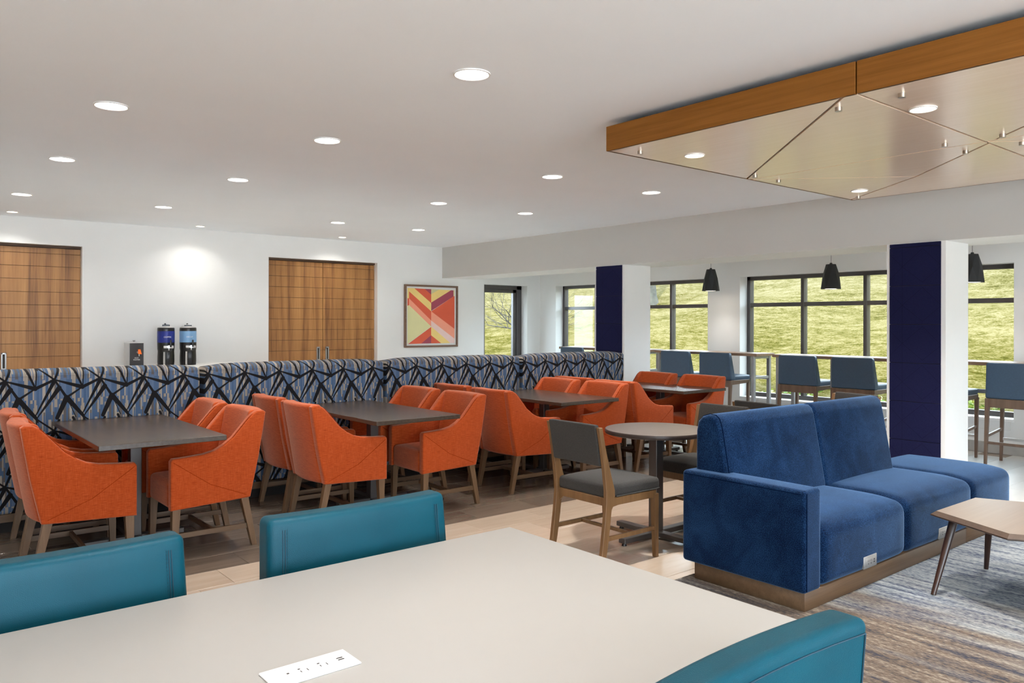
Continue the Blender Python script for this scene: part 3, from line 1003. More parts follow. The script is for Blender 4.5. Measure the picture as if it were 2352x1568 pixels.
# ------------------------------------------------------------------ dark rectangular tables
def pedestal(t, top_z, ax, ay, mat):
    bm = B(); box(bm, -.036, .036, -.036, .036, .04, top_z, .004, 1); obj('column_post', bm, mat, t)
    for p0, p1 in (((-ax, 0), (-.036, 0)), ((.036, 0), (ax, 0)), ((0, -ay), (0, -.036)), ((0, .036), (0, ay))):
        bm = B()
        if p0[1] == p1[1] == 0: box(bm, p0[0], p1[0], -.03, .03, .018, .052, .003, 1)
        else: box(bm, -.03, .03, p0[1], p1[1], .018, .052, .003, 1)
        e = p0 if (abs(p0[0]) + abs(p0[1])) > (abs(p1[0]) + abs(p1[1])) else p1
        e = (e[0] * .93, e[1] * .93)
        f_ = obj('foot_bar', bm, mat, t)
        bm = B(); cyl(bm, (e[0], e[1], 0), (e[0], e[1], .02), .018, .012, 12); obj('glide', bm, M['black_plastic'], f_)
    bm = B(); box(bm, -ax * .8, ax * .8, -.04, .04, top_z - .005, top_z + .008, .002, 1); box(bm, -.04, .04, -ay * .8, ay * .8, top_z - .005, top_z + .008, .002, 1)
    obj('top_bracket', bm, mat, t)
def dark_table(x0, x1, y0, y1, label, rz=0):
    cx, cy = (x0 + x1) / 2, (y0 + y1) / 2
    t = thing('dining_table', label, 'table', (cx, cy, 0), rz, 'dark rectangular dining tables')
    bm = B(); box(bm, x0 - cx, x1 - cx, y0 - cy, y1 - cy, .73, .762, .003, 1); obj('tabletop', bm, M['dark_wood_top'], t)
    pedestal(t, .722, .31, .48, M['table_metal'])
dark_table(1.01, 1.738, 4.952, 6.375, 'dark brown rectangular table standing at the left, before the first banquette')
dark_table(2.80, 3.53, 4.945, 6.375, 'dark brown rectangular table, second from the left in the row')
dark_table(4.735, 5.475, 5.10, 6.39, 'dark brown rectangular table, third from the left, behind the dark wooden chair')
dark_table(6.52, 7.245, 5.165, 6.40, 'dark rectangular table with pale sheen, farthest right of its row near the windows')

# ------------------------------------------------------------------ orange armchairs (front towards +x)
def make_armchair(label, loc, rz):
    t = thing('armchair', label, 'armchair', loc, rz, 'orange armchairs')
    W = .275
    arm = [(.30, .302), (.30, .605), (.287, .622), (.20, .626), (.10, .634), (.03, .650), (-.03, .682), (-.09, .728), (-.14, .786), (-.185, .838), (-.215, .868),
           (-.245, .885), (-.285, .887), (-.302, .875), (-.285, .76), (-.255, .58), (-.225, .44), (-.20, .325), (-.18, .322)]
    for s in (-1, 1):
        y0, y1 = (W - .062, W) if s > 0 else (-W, -W + .062)
        bm = B(); prism(bm, arm, 'y', y0, y1, .011, 3)
        a = obj('armrest', bm, M['orange'], t, smooth=45)
        yo = W * s
        bm = B()
        tube(bm, [(.285, yo + s * .0003, .60), (.06, yo + s * .0003, .44), (-.17, yo + s * .0003, .345)], .0018, 6)
        o2 = [(x, z) for x, z in arm[3:12]]
        tube(bm, [(x + .012, yo - s * .008, z - .010) for x, z in o2], .0022, 6)
        obj('seam', bm, M['orange_seam'], a)
    # curved back shell between the arms
    def back(x, y, z):
        k = (z - .325) / .56
        bul = .035 * (1 - (y / .22) ** 2)
        return x - .10 * k - bul * (1 if x < 0 else .55), y, z
    bm = B(); cushion(bm, -.205, -.105, -W + .05, W - .05, .322, .888, .022, 0, 10, lambda x, y, z: back(x, y, z)); obj('backrest', bm, M['orange'], t)
    bm = B(); cushion(bm, -.14, .296, -W + .064, W - .064, .30, .47, .03, .015, 8); obj('seat', bm, M['orange'], t)
    for sx, sy in ((1, 1), (1, -1), (-1, 1), (-1, -1)):
        bm = B()
        y = sy * (W - .038)
        if sx > 0: bar(bm, (.272, y, 0), (.262, y, .305), (.017, .017), (.025, .024), .002)
        else: bar(bm, (-.235, y, 0), (-.165, y, .33), (.017, .017), (.025, .024), .002)
        obj('leg', bm, M['chair_wood'], t)
    for sy in (1, -1):
        bm = B(); bar(bm, (.265, sy * (W - .038), .135), (-.205, sy * (W - .038), .135), (.010, .016), None, .001); obj('stretcher', bm, M['rail_wood'], t)
    bm = B(); bar(bm, (.03, -W + .04, .135), (.03, W - .04, .135), (.010, .014), None, .001); obj('stretcher', bm, M['rail_wood'], t)
    register(t)
    return t
spots = []
ordn = ['first', 'second', 'third', 'fourth']
cx_ = [(.955, 1.735), (2.69, 3.60), (4.50, 5.365), (6.105, 6.955)]
dy = [0, .02, .07, .10]
for i, (xl, xr) in enumerate(cx_):
    for side, x, rz in (('left', xl, 0.0), ('right', xr, math.pi)):
        for dep, y in (('near', 5.378), ('far', 6.03)):
            spots.append((x + (.03 if dep == 'far' and side == 'left' else 0) - (.01 if dep == 'far' and side == 'right' else 0), y + dy[i] - (.03 if side == 'right' else 0),
                          rz + random.uniform(-.03, .03), f'orange fabric armchair on the {dep} {side} side of the {ordn[i]} dark table from the left'))
proto = None
for x, y, rz, lab in spots:
    if proto is None: proto = make_armchair(lab, (x, y, 0), rz)
    else: dup(proto, (x, y, 0), rz, lab)

# ------------------------------------------------------------------ round table and grey side chairs
t = thing('round_table', 'round brown cafe table on square post between two dark wooden chairs', 'table', (4.175, 3.545, 0))
bm = B(); lathe(bm, [(0, .713), (.335, .713), (.345, .716), (.347, .720), (.347, .741), (.3455, .7438)], 72); lathe(bm, [(.3455, .7438), (.3435, .745), (0, .745)], 72, mi=1); obj('tabletop', bm, [M['round_edge_shade'], M['round_top']], t, smooth=30)
pedestal(t, .706, .34, .34, M['table_metal'])

def make_side_chair(label, loc, rz):
    t = thing('side_chair', label, 'chair', loc, rz, 'charcoal side chairs')
    W = .232
    for s in (-1, 1):
        y0, y1 = (W - .028, W) if s > 0 else (-W, -W + .028)
        rear = [(-.285, 0), (-.245, 0), (-.218, .12), (-.195, .26), (-.183, .355), (-.155, .40), (-.155, .47), (-.185, .56), (-.232, .72), (-.262, .852), (-.292, .852), (-.272, .76), (-.245, .60), (-.228, .47), (-.228, .40), (-.240, .28), (-.262, .12)]
        bm = B(); prism(bm, rear, 'y', y0, y1, .003, 1); obj('rear_post', bm, M['side_wood'], t, smooth=30)
        bm = B(); bar(bm, (.232, s * (W - .018), 0), (.222, s * (W - .02), .40), (.015, .014), (.022, .019), .002); obj('leg', bm, M['side_wood'], t)
        bm = B()
        prism(bm, [(-.19, .345), (-.165, .372), (-.12, .378), (.17, .378), (.205, .372), (.225, .350), (.225, .425), (-.19, .425)], 'y', s * (W - .006), s * (W - .026), .002, 1)
        obj('side_rail', bm, M['side_wood'], t, smooth=30)
        bm = B(); bar(bm, (-.225, s * (W - .016), .185), (.225, s * (W - .016), .185), (.008, .013), None, .001); obj('stretcher', bm, M['side_wood'], t)
    bm = B(); prism(bm, [(-W + .025, .345), (-W + .06, .375), (W - .06, .375), (W - .025, .345), (W - .025, .425), (-W + .025, .425)], 'x', -.205, -.185, .002, 1); obj('back_rail', bm, M['side_wood'], t)
    bm = B(); box(bm, .205, .225, -W + .03, W - .03, .372, .425, .002, 1); obj('front_rail', bm, M['side_wood'], t)
    bm = B(); bar(bm, (.0, -W + .02, .185), (.0, W - .02, .185), (.008, .010), None, .001); obj('stretcher', bm, M['side_wood'], t)
    def tap(x, y, z):
        return x, y * (1 + .04 * (x + .2)), z
    bm = B(); cushion(bm, -.208, .262, -W + .006, W - .006, .425, .497, .022, .016, 8, lambda x, y, z: (x, (max(-W + .032, min(W - .032, y)) if x < -.148 else y), z)); sc = obj('seat', bm, M['grey_fabric'], t)
    bm = B()
    yy = W - .004
    tube(bm, [(-.14, -yy, .432), (.25, -yy, .432), (.262, -yy + .02, .432), (.262, yy - .02, .432), (.25, yy, .432), (-.14, yy, .432)], .004, 6); obj('piping', bm, M['grey_fabric'], sc)
    # upholstered back pad wrapped over the posts
    def lean(x, y, z):
        k = (z - .60) / .26
        return x - .245 - .047 * k + .010 * (1 - (y / W) ** 2), y, z
    bm = B(); cushion(bm, -.012, .026, -W + .029, W - .029, .618, .866, .010, 0, 8, lean); obj('backrest', bm, M['grey_fabric'], t)
    register(t)
    return t
sc1 = make_side_chair('dark wooden chair with charcoal seat, back to the camera, left of the round table', (3.600, 3.47, 0), 0.0)
dup(sc1, (4.600, 3.50, 0), math.pi, 'charcoal seated wooden chair across the round table, partly behind the blue sofa')
dup(sc1, (5.52, 3.43, 0), -.12, 'charcoal chair behind the sofa back, left one of the two showing only its top')
dup(sc1, (6.30, 3.41, 0), math.pi - .18, 'charcoal chair behind the sofa, right one, in front of the bar stools')

# ------------------------------------------------------------------ blue sofa
sofa = thing('sofa', 'blue velvet sofa with one arm and open chaise end on a wooden plinth', 'sofa', (3.65, 2.13, .0055))
def S(name, bm, mat, parent=sofa): return obj(name, bm, mat, parent, smooth=50)
bm = B(); cushion(bm, 0, .162, 0, .775, .092, .615, .022, .004, 10); arm_o = S('armrest', bm, M['velvet'])
bm = B()
tube(bm, [(.018, .012, .612), (.018, .76, .612)], .0022, 6); tube(bm, [(.144, .012, .612), (.144, .76, .612)], .0022, 6)
tube(bm, [(.017, -.001, .60), (.017, -.001, .105)], .002, 6); tube(bm, [(-.001, .02, .597), (-.001, .755, .597)], .002, 6)
S('seam', bm, M['velvet_seam'], arm_o)
def seatfn(x0, x1):
    def fn(x, y, z):
        if z > .3:
            k = max(0, 1 - y / .20)
            z -= .025 * k * k
        if y < .1 and z < .4:
            y -= .006 * math.sin((x - x0) / (x1 - x0) * math.pi)
        return x, y, z
    return fn
seats = []
for a, b_ in ((.166, 1.118), (1.122, 2.088)):
    bm = B(); cushion(bm, a, b_, -.004, .70, .092, .425, .055, .018, 14, seatfn(a, b_), .006); o = S('seat', bm, M['velvet']); seats.append((o, a, b_))
bm = B(); cushion(bm, 2.092, 2.775, -.004, .745, .092, .425, .05, .014, 14, seatfn(2.092, 2.775), .006); o = S('chaise_seat', bm, M['velvet'])
bm = B(); tube(bm, [(2.14, .004, .374), (2.72, .004, .374)], .0018, 6); S('seam', bm, M['velvet_seam'], o)
# back cushions: profile in y-z, extruded along x with soft ends
backp = [(.735, .10), (.74, .50), (.738, .84), (.725, .895), (.695, .925), (.650, .940), (.610, .936), (.585, .915), (.570, .875), (.552, .78), (.530, .66), (.508, .54), (.490, .44), (.485, .36), (.5, .10)]
for a, b_ in ((.075, 1.098), (1.102, 2.02)):
    bm = B(); prism(bm, backp, 'x', a, b_, .026, 4); S('back_cushion', bm, M['velvet'])
bm = B()
tube(bm, [(.098, y - .0015 if y < .65 else y, z + (.0015 if z > .9 else 0)) for y, z in backp[3:13]], .0022, 6)
S('seam', bm, M['velvet_seam'])
for nm, a, b_ in (('plinth', .02, 2.02), ('plinth', 2.024, 2.74)):
    bm = B(); box(bm, a, b_, .012, .70, 0, .094, .002, 1); S(nm, bm, M['rail_wood'])
# outlet plates on the seat fronts
for (o, a, b_), x0 in zip(seats, (.572, 1.53)):
    bm = B(); box(bm, x0, x0 + .146, -.018, -.006, .113, .180, .002, 1); p = S('outlet_plate', bm, M['plate_steel'], o)
    bm = B()
    box(bm, x0 + .016, x0 + .130, -.0205, -.0175, .126, .167, .001, 1)
    S('outlet_insert', bm, M['plate_steel'], o)
    bm = B()
    for k in (0, 1):
        cx = x0 + .045 + .03 * k
        box(bm, cx - .007, cx - .005, -.0212, -.0195, .150, .158); box(bm, cx + .005, cx + .007, -.0212, -.0195, .150, .158); box(bm, cx - .003, cx + .003, -.0212, -.0195, .135, .141)
    for zz in (.137, .150):
        box(bm, x0 + .104, x0 + .116, -.0212, -.0195, zz, zz + .007)
    S('outlet_slots', bm, M['slot'], o)

# ------------------------------------------------------------------ coffee table
ct = thing('coffee_table', 'low angular brown coffee table with dark splayed legs on the carpet', 'coffee table', (4.85, 1.45, .0055))
cp = [(4.575, 1.912), (5.135, 1.908), (5.44, 1.19), (5.12, .86), (4.64, .975), (4.345, 1.453)]
cen = Vector((4.85, 1.45))
b = B()
lv = []
for sc_, z in ((.97, .392), (1.0, .398), (1.0, .404), (.945, .424)):
    lv.append([b.verts.new((cen.x + (x - cen.x) * sc_ - 4.85, cen.y + (y - cen.y) * sc_ - 1.45, z)) for x, y in cp])
b.faces.new(list(reversed(lv[0]))); b.faces.new(lv[-1])
for A, C in zip(lv, lv[1:]):
    for i in range(len(cp)):
        j = (i + 1) % len(cp)
        b.faces.new((A[i], A[j], C[j], C[i]))
bmesh.ops.recalc_face_normals(b, faces=b.faces)
for f_ in b.faces:
    f_.normal_update()
    f_.material_index = 0 if f_.normal.z > .95 else 1
obj('tabletop', b, [M['coffee_top'], wood('coffee_table_edge', (.045, .026, .017), (.070, .042, .027), 0, rough=.35)], ct, smooth=0)
for (fx, fy), (tx, ty) in (((4.445, 1.843), (4.62, 1.805)), ((5.165, 1.84), (5.08, 1.787)), ((5.27, 1.02), (5.1, 1.12)), ((4.56, 1.02), (4.68, 1.15))):
    bm = B(); cyl(bm, (fx - 4.85, fy - 1.45, .0), (tx - 4.85, ty - 1.45, .394), .0125, .023, 16); obj('leg', bm, M['coffee_leg'], ct)

# ------------------------------------------------------------------ white community table and its power plate
wt = thing('community_table', 'long cream laminate table with a white power outlet plate, in the foreground', 'table', (0, 0, 0))
bm = B(); box(bm, -1.05, 1.388, .712, 1.705, .846, .90, .005, 2); obj('tabletop', bm, M['laminate'], wt)
for x in (-.85, 1.10):
    bm = B(); box(bm, x, x + .06, .82, 1.60, .006, .847, .003, 1); obj('leg_panel', bm, M['laminate'], wt)
bm = B(); box(bm, -.79, 1.10, 1.19, 1.23, .55, .846, .003, 1); obj('modesty_panel', bm, M['laminate'], wt)
pp = thing('power_outlet', 'white power plate with three sockets and USB ports set in the cream tabletop', 'power outlet', (.487, 1.174, .90))
bm = B(); box(bm, 0, .150, 0, .067, 0, .0035, .001, 1); obj('faceplate', bm, M['white_plastic'], pp)
bm = B()
for cx, rot in ((.062, 0), (.096, 0)):
    box(bm, cx - .0075, cx - .0035, .038, .041, .0030, .0038); box(bm, cx - .0065, cx - .0052, .026, .032, .0030, .0038); box(bm, cx + .0052, cx + .0065, .026, .034, .0030, .0038)
box(bm, .034, .038, .033, .037, .003, .0038); obj('socket_slots', bm, M['slot'], pp)
bm = B(); box(bm, .020, .030, .034, .0365, .0028, .0040, .0003, 1); box(bm, .020, .030, .026, .0285, .0028, .0040, .0003, 1); obj('socket_slots', bm, M['white_plastic'], pp)
bm = B(); box(bm, .1225, .1335, .036, .039, .0030, .0038); box(bm, .1225, .1335, .029, .032, .0030, .0038); obj('usb_port', bm, M['slot'], pp)
bm = B(); cyl(bm, (.121, .047, .0033), (.121, .047, .0042), .0035, .0035, 16); obj('indicator_button', bm, M['white_plastic'], pp)

# ------------------------------------------------------------------ teal leather counter chairs (front towards -y)
def make_teal(label, loc, rz):
    t = thing('counter_chair', label, 'chair', loc, rz, 'teal leather chairs at the cream table')
    W = .258
    def shape(x, y, z):
        k = (z - .62) / .37
        return x * (1.04 - .05 * k), y + .055 * (k - 1) * .6 + (-.018 * (1 - (x / W) ** 2)), z
    bm = B(); cushion(bm, -W, W, -.036, .036, .60, .992, .017, 0, 14, shape); bk = obj('backrest', bm, M['teal'], t, smooth=60)
    bm = B(); st = B()
    for s in (-1, 1):
        xx = s * (W - .036)
        for off in (-.003, .003):
            pts = [(*shape(xx + off, -.0368, z)[:2], z) for z in (.62, .7, .78, .86, .93, .965)]
            tube(bm, pts, .0011, 6)
        z = .63
        while z < .965:
            p = shape(xx - s * .008, -.0372, z); q = shape(xx - s * .008, -.0372, z + .005)
            cyl(st, p, q, .0006, .0006, 5)
            z += .0085
    # welt along the outer rear edge
    pts = [(*shape(x, .0365, .968)[:2], .968) for x in [-W + .012 + (2 * W - .024) * i / 12 for i in range(13)]]
    tube(bm, pts, .0016, 6)
    for s in (-1, 1):
        tube(bm, [(*shape(s * (W - .012), .0362, z)[:2], z) for z in (.62, .75, .88, .95, .968)], .0016, 6)
    obj('seam', bm, M['teal_seam'], bk); obj('stitching', st, M['teal_seam'], bk)
    bm = B(); cushion(bm, -W + .01, W - .01, -.46, -.02, .585, .655, .025, .012, 8); obj('seat', bm, M['teal'], t, smooth=60)
    bm = B(); box(bm, -W + .03, W - .03, -.43, -.03, .53, .587, .003, 1); obj('seat_frame', bm, M['chair_wood'], t)
    for sx, sy in ((1, -.40), (-1, -.40), (1, -.06), (-1, -.06)):
        bm = B(); bar(bm, (sx * .215, sy + (.03 if sy > -.2 else -.01), .006), (sx * .205, sy, .54), (.016, .016), (.021, .021), .002); obj('leg', bm, M['chair_wood'], t)
    for sx in (-1, 1):
        bm = B(); bar(bm, (sx * .21, -.405, .2), (sx * .21, -.04, .2), (.009, .014)); obj('stretcher', bm, M['chair_wood'], t)
    bm = B(); bar(bm, (-.21, -.405, .22), (.21, -.405, .22), (.010, .015)); obj('foot_rail', bm, M['chair_wood'], t)
    register(t)
    return t
tc = make_teal('teal leather chair on the far side of the cream table, the middle of the three', (1.000, 1.870, 0), 0)
dup(tc, (.295, 1.870, 0), 0, 'teal leather chair on the far side of the cream table, at the left edge')
dup(tc, (1.005, .655, 0), math.pi, 'teal leather chair on the near side of the cream table, seen from behind')

# ------------------------------------------------------------------ window bar tables and stools
def bar_table(y0, y1, label, legs):
    t = thing('bar_table', label, 'bar table', (9.13, y0, 0), 0, 'bar tables along the windows')
    L = y1 - y0
    bm = B(); box(bm, 0, .43, 0, L, 1.025, 1.062, .003, 1); obj('tabletop', bm, M['bar_top'], t)
    for y in legs:
        yy = y - y0
        for x in (.035, .395):
            bm = B(); box(bm, x - .022, x + .022, yy - .022, yy + .022, 0, 1.025, .002, 1); obj('leg', bm, M['grey_metal'], t)
        bm = B(); box(bm, .057, .373, yy - .016, yy + .016, .72, .755, .002, 1); obj('end_rail', bm, M['grey_metal'], t)
        bm = B(); box(bm, .057, .373, yy - .016, yy + .016, .99, 1.025, .002, 1); obj('end_rail', bm, M['grey_metal'], t)
    for a, b_ in zip(legs, legs[1:]):
        bm = B(); box(bm, .385, .405, min(a, b_) - y0 + .022, max(a, b_) - y0 - .022, .70, .745, .002, 1); obj('long_rail', bm, M['grey_metal'], t)
bar_table(6.03, 7.79, 'wood-topped bar table on grey legs with two blue stools, beside the farther column', (6.10, 7.72))
bar_table(2.2, 5.80, 'long wood-topped bar table along the window behind the nearer blue column', (2.3, 4.98, 5.73))
bar_table(7.98, 9.9, 'bar table at the far end, its end just showing beside the farther column', (8.05, 9.83))

def make_stool(label, loc, rz=0.0):
    t = thing('bar_stool', label, 'bar stool', loc, rz, 'blue bar stools')
    W = .262
    def wedge(x, y, z):
        k = (z - .70) / .36
        return (x * (1 - .45 * k) if x > 0 else x + .0 - .02 * k), y * (1.03 - .06 * k), z
    bm = B(); cushion(bm, 0, .115, -W, W, .692, 1.062, .02, 0, 8, lambda x, y, z: (-.02 * (z - .70) / .36 + x * (1 - .52 * max(0, (z - .70) / .36)), y * (1.02 - .07 * (z - .70) / .36), z)); obj('backrest', bm, M['stool_blue'], t)
    bm = B(); cushion(bm, .09, .47, -W + .012, W - .012, .685, .752, .022, .012, 8); obj('seat', bm, M['stool_blue'], t)
    bm = B(); box(bm, .0, .032, -W + .028, W - .028, .60, .692, .003, 1); obj('rear_rail', bm, M['stool_wood'], t)
    for s in (-1, 1):
        bm = B(); prism(bm, [(.03, .63), (.40, .645), (.43, .60), (.445, .60), (.445, .692), (.03, .692)], 'y', s * (W - .004), s * (W - .030), .003, 1); obj('side_rail', bm, M['stool_wood'], t)
        bm = B(); bar(bm, (-.03, s * (W - .012), 0), (.018, s * (W - .016), .692), (.013, .013), (.022, .020), .002); obj('leg', bm, M['stool_wood'], t)
        bm = B(); bar(bm, (.40, s * (W - .012), 0), (.43, s * (W - .016), .66), (.013, .013), (.021, .018), .002); obj('leg', bm, M['stool_wood'], t)
        bm = B(); bar(bm, (-.01, s * (W - .014), .30), (.41, s * (W - .014), .34), (.009, .014), None, .001); obj('stretcher', bm, M['stool_wood'], t)
    bm = B(); bar(bm, (-.012, -W + .02, .235), (-.012, W - .02, .235), (.009, .014), None, .001); obj('stretcher', bm, M['stool_wood'], t)
    bm = B(); bar(bm, (.412, -W + .02, .235), (.412, W - .02, .235), (.010, .014), None, .001); obj('foot_rail', bm, M['steel'], t)
    bm = B(); box(bm, .03, .44, -W + .03, W - .03, .672, .690); obj('seat_board', bm, M['black'], t)
    register(t)
    return t
SX = 9.0
st = make_stool('blue wooden-framed bar stool at the right edge, last along the windows', (SX, 2.955, 0))
for y, lab in ((3.70, 'blue bar stool mostly hidden behind the nearer blue column'), (4.65, 'blue bar stool just left of the nearer blue column'),
               (5.365, 'blue bar stool at the left end of the long bar table'), (6.605, 'blue bar stool nearer the open end of the two-stool bar table'),
               (7.29, 'blue bar stool next to the white side of the farther column'), (8.55, 'blue bar stool showing only a sliver left of the farther column'),
               (9.45, 'blue bar stool at the far end, its top just above the banquette')):
    dup(st, (SX, y, 0), random.uniform(-.02, .02), lab)

# ------------------------------------------------------------------ service counter and dispensers
sc_ = thing('service_counter', 'white-topped wooden service counter behind the banquettes, below the coffee dispensers', 'counter', (2.46, YB, 0))
CLn = 1.78
bm = B(); box(bm, 0, CLn, -.62, -.002, .865, .90, .003, 1); obj('countertop', bm, M['counter_white'], sc_)
bm = B(); box(bm, .02, CLn - .02, -.575, -.004, .09, .865); obj('cabinet_body', bm, M['veneer'], sc_)
for k in range(4):
    bm = B(); x0 = .024 + k * .434; box(bm, x0, x0 + .430, -.596, -.577, .10, .855, .002, 1); d_ = obj('cabinet_door', bm, M['veneer'], sc_)
    bm = B(); box(bm, x0 + (.39 if k % 2 == 0 else .025), x0 + (.405 if k % 2 == 0 else .04), -.615, -.596, .60, .76, .002, 1); obj('handle', bm, M['steel'], d_)
bm = B(); box(bm, .03, CLn - .03, -.53, -.01, 0, .09); obj('toe_kick', bm, M['black'], sc_)

def text(body, size, parent, loc, mat, rot=(R(90), 0, 0), ext=.0006):
    c = bpy.data.curves.new('lettering', 'FONT')
    c.body = body; c.size = size; c.align_x = 'CENTER'; c.align_y = 'CENTER'; c.extrude = ext; c.space_line = .95
    c.materials.append(mat)
    o = bpy.data.objects.new('lettering', c); COL.objects.link(o)
    me = bpy.data.meshes.new_from_object(o)
    bpy.data.objects.remove(o); bpy.data.curves.remove(c)
    me.name = 'lettering'
    o = bpy.data.objects.new('lettering', me); COL.objects.link(o)
    o.parent = parent; o.location = loc; o.rotation_euler = rot
    return o
M['white_ink'] = plain('white_ink', (.85, .85, .85), .5)
def urn(loc, label, band_col, word, bold):
    t = thing('coffee_dispenser', label, 'beverage dispenser', loc, R(-12), 'hot drink dispensers on the counter')
    r = .106
    bm = B()
    lathe(bm, [(0, .18), (r * .93, .18), (r * .98, .22), (r, .30)], 36); obj('body', bm, M['black_plastic'], t)
    bm = B(); lathe(bm, [(r, .45), (r, .475), (r * .985, .49), (r * .95, .495)], 36)
    obj('collar', bm, M['black_plastic'], t)
    bm = B(); lathe(bm, [(r, .30), (r * 1.004, .302), (r * 1.004, .448), (r, .45)], 36); bd = obj('color_band', bm, plain('band_' + word.lower(), band_col, .4, var=.02), t)
    text(word, .026, bd, (.012, -r * 1.008, .372), M['white_ink'])
    bm = B(); lathe(bm, [(r * .95, .495), (r * .8, .507), (r * .3, .516), (0, .517)], 36); ld = obj('lid', bm, M['steel'], t)
    bm = B(); box(bm, -.045, .045, -.018, .018, .512, .536, .004, 1); cyl(bm, (-.01, 0, .53), (-.01, 0, .552), .014, .010, 12); obj('lid_knob', bm, M['black_plastic'], ld)
    # legs of the stand: two black side shells, open in the middle
    for s in (-1, 1):
        b = B()
        n_ = 10
        prof = [(.100, 0), (.104, .05), (.103, .12), (.099, .20)]
        a0 = R(0 if s > 0 else 180) - R(62); a1 = a0 + R(124)
        rows = [[b.verts.new((rr * math.cos(a0 + (a1 - a0) * i / n_), rr * math.sin(a0 + (a1 - a0) * i / n_), z)) for i in range(n_ + 1)] for rr, z in prof]
        rows_i = [[b.verts.new((rr * .78 * math.cos(a0 + (a1 - a0) * i / n_), rr * .78 * math.sin(a0 + (a1 - a0) * i / n_), z)) for i in range(n_ + 1)] for rr, z in prof]
        for RR in (rows, rows_i):
            for A, C in zip(RR, RR[1:]):
                for i in range(n_): b.faces.new((A[i], A[i + 1], C[i + 1], C[i]))
        for A, C, D, E_ in zip(rows, rows[1:], rows_i, rows_i[1:]):
            b.faces.new((A[0], C[0], E_[0], D[0])); b.faces.new((A[-1], C[-1], E_[-1], D[-1]))
        for i in range(n_):
            b.faces.new((rows[0][i], rows[0][i + 1], rows_i[0][i + 1], rows_i[0][i]))
        bmesh.ops.recalc_face_normals(b, faces=b.faces)
        obj('leg', b, M['black_plastic'], t)
    bm = B(); box(bm, -.012, .05, -.085, -.03, 0, .19, .006, 2); obj('sight_column', bm, M['black_plastic'], t)
    bm = B()
    box(bm, -.038, .088, -.118, -.095, .225, .262, .010, 2); cyl(bm, (.028, -.10, .245), (.028, -.135, .245), .020, .020, 16); cyl(bm, (.028, -.125, .20), (.028, -.125, .245), .009, .011, 12)
    tp = obj('tap', bm, M['steel'], t)
    bm = B(); box(bm, .038, .060, -.140, -.122, .24, .335, .006, 2); obj('tap_lever', bm, M['black_plastic'], tp)
    return t
urn((3.015, 10.87, .90), 'black drink dispenser with a dark blue band lettered COFFEE, on the counter', (.010, .022, .21), 'COFFEE', True)
urn((3.295, 10.87, .90), 'black drink dispenser with a light blue band lettered DECAF, on the counter', (.23, .43, .70), 'DECAF', False)
hw = thing('hot_water_dispenser', 'square metal hot water dispenser with black front and orange tap, on the counter', 'beverage dispenser', (2.625, 10.87, .90), R(0), 'hot drink dispensers on the counter')
bm = B(); box(bm, -.088, .088, -.13, .13, .0, .305, .004, 1); bmesh.ops.translate(bm, verts=bm.verts, vec=(0, 0, 0)); obj('body', bm, M['steel'], hw)
bm = B(); box(bm, -.081, .081, -.135, -.129, .010, .300, .002, 1); fp = obj('front_panel', bm, plain('slate_panel', (.025, .024, .026), .5), hw)
text('HOT\nWATER', .024, fp, (.0, -.1362, .100), M['white_ink'])
bm = B(); box(bm, -.081, .081, -.137, -.129, .0, .012, .001, 1); obj('label_strip', bm, plain('blue_strip', (.06, .05, .25), .4), hw)
bm = B(); cyl(bm, (0, 0, .305), (0, 0, .316), .05, .03, 24); cyl(bm, (0, 0, .316), (0, 0, .335), .008, .018, 16); obj('lid', bm, M['steel'], hw)
bm = B(); cyl(bm, (.01, -.13, .185), (.01, -.175, .185), .012, .012, 12); cyl(bm, (.02, -.17, .19), (.02, -.17, .135), .008, .007, 12); tp = obj('tap', bm, M['steel'], hw)
bm = B(); prism(bm, [(.005, .165), (.050, .158), (.034, .222), (.006, .222)], 'y', -.185, -.165, .003, 1); obj('tap_lever', bm, plain('orange_plastic', (.85, .16, .015), .35), tp)

# ------------------------------------------------------------------ outdoors: grassy hillside, trees, shrubs
def hill(x, y):
    x = np.asarray(x, float); y = np.asarray(y, float)
    base = .10 + .30 * np.clip(x - 11.3, 0, 70)
    w_ = np.clip((x - 11) / 6, 0, 1)
    return base + w_ * (.16 * np.sin(x * .8 + y * .33) * np.cos(y * .57 - x * .2) + .05 * np.sin(x * 2.1 - y * 1.3) + .015 * np.sin(x * 4.3 + y * 3.1) * np.cos(y * 5.2))
xs = np.concatenate([np.linspace(10.17, 30, 110), np.linspace(30.4, 75, 60)])
yv = np.concatenate([np.linspace(-35, -4, 40), np.linspace(-3.6, 34, 170), np.linspace(34.6, 95, 70)])
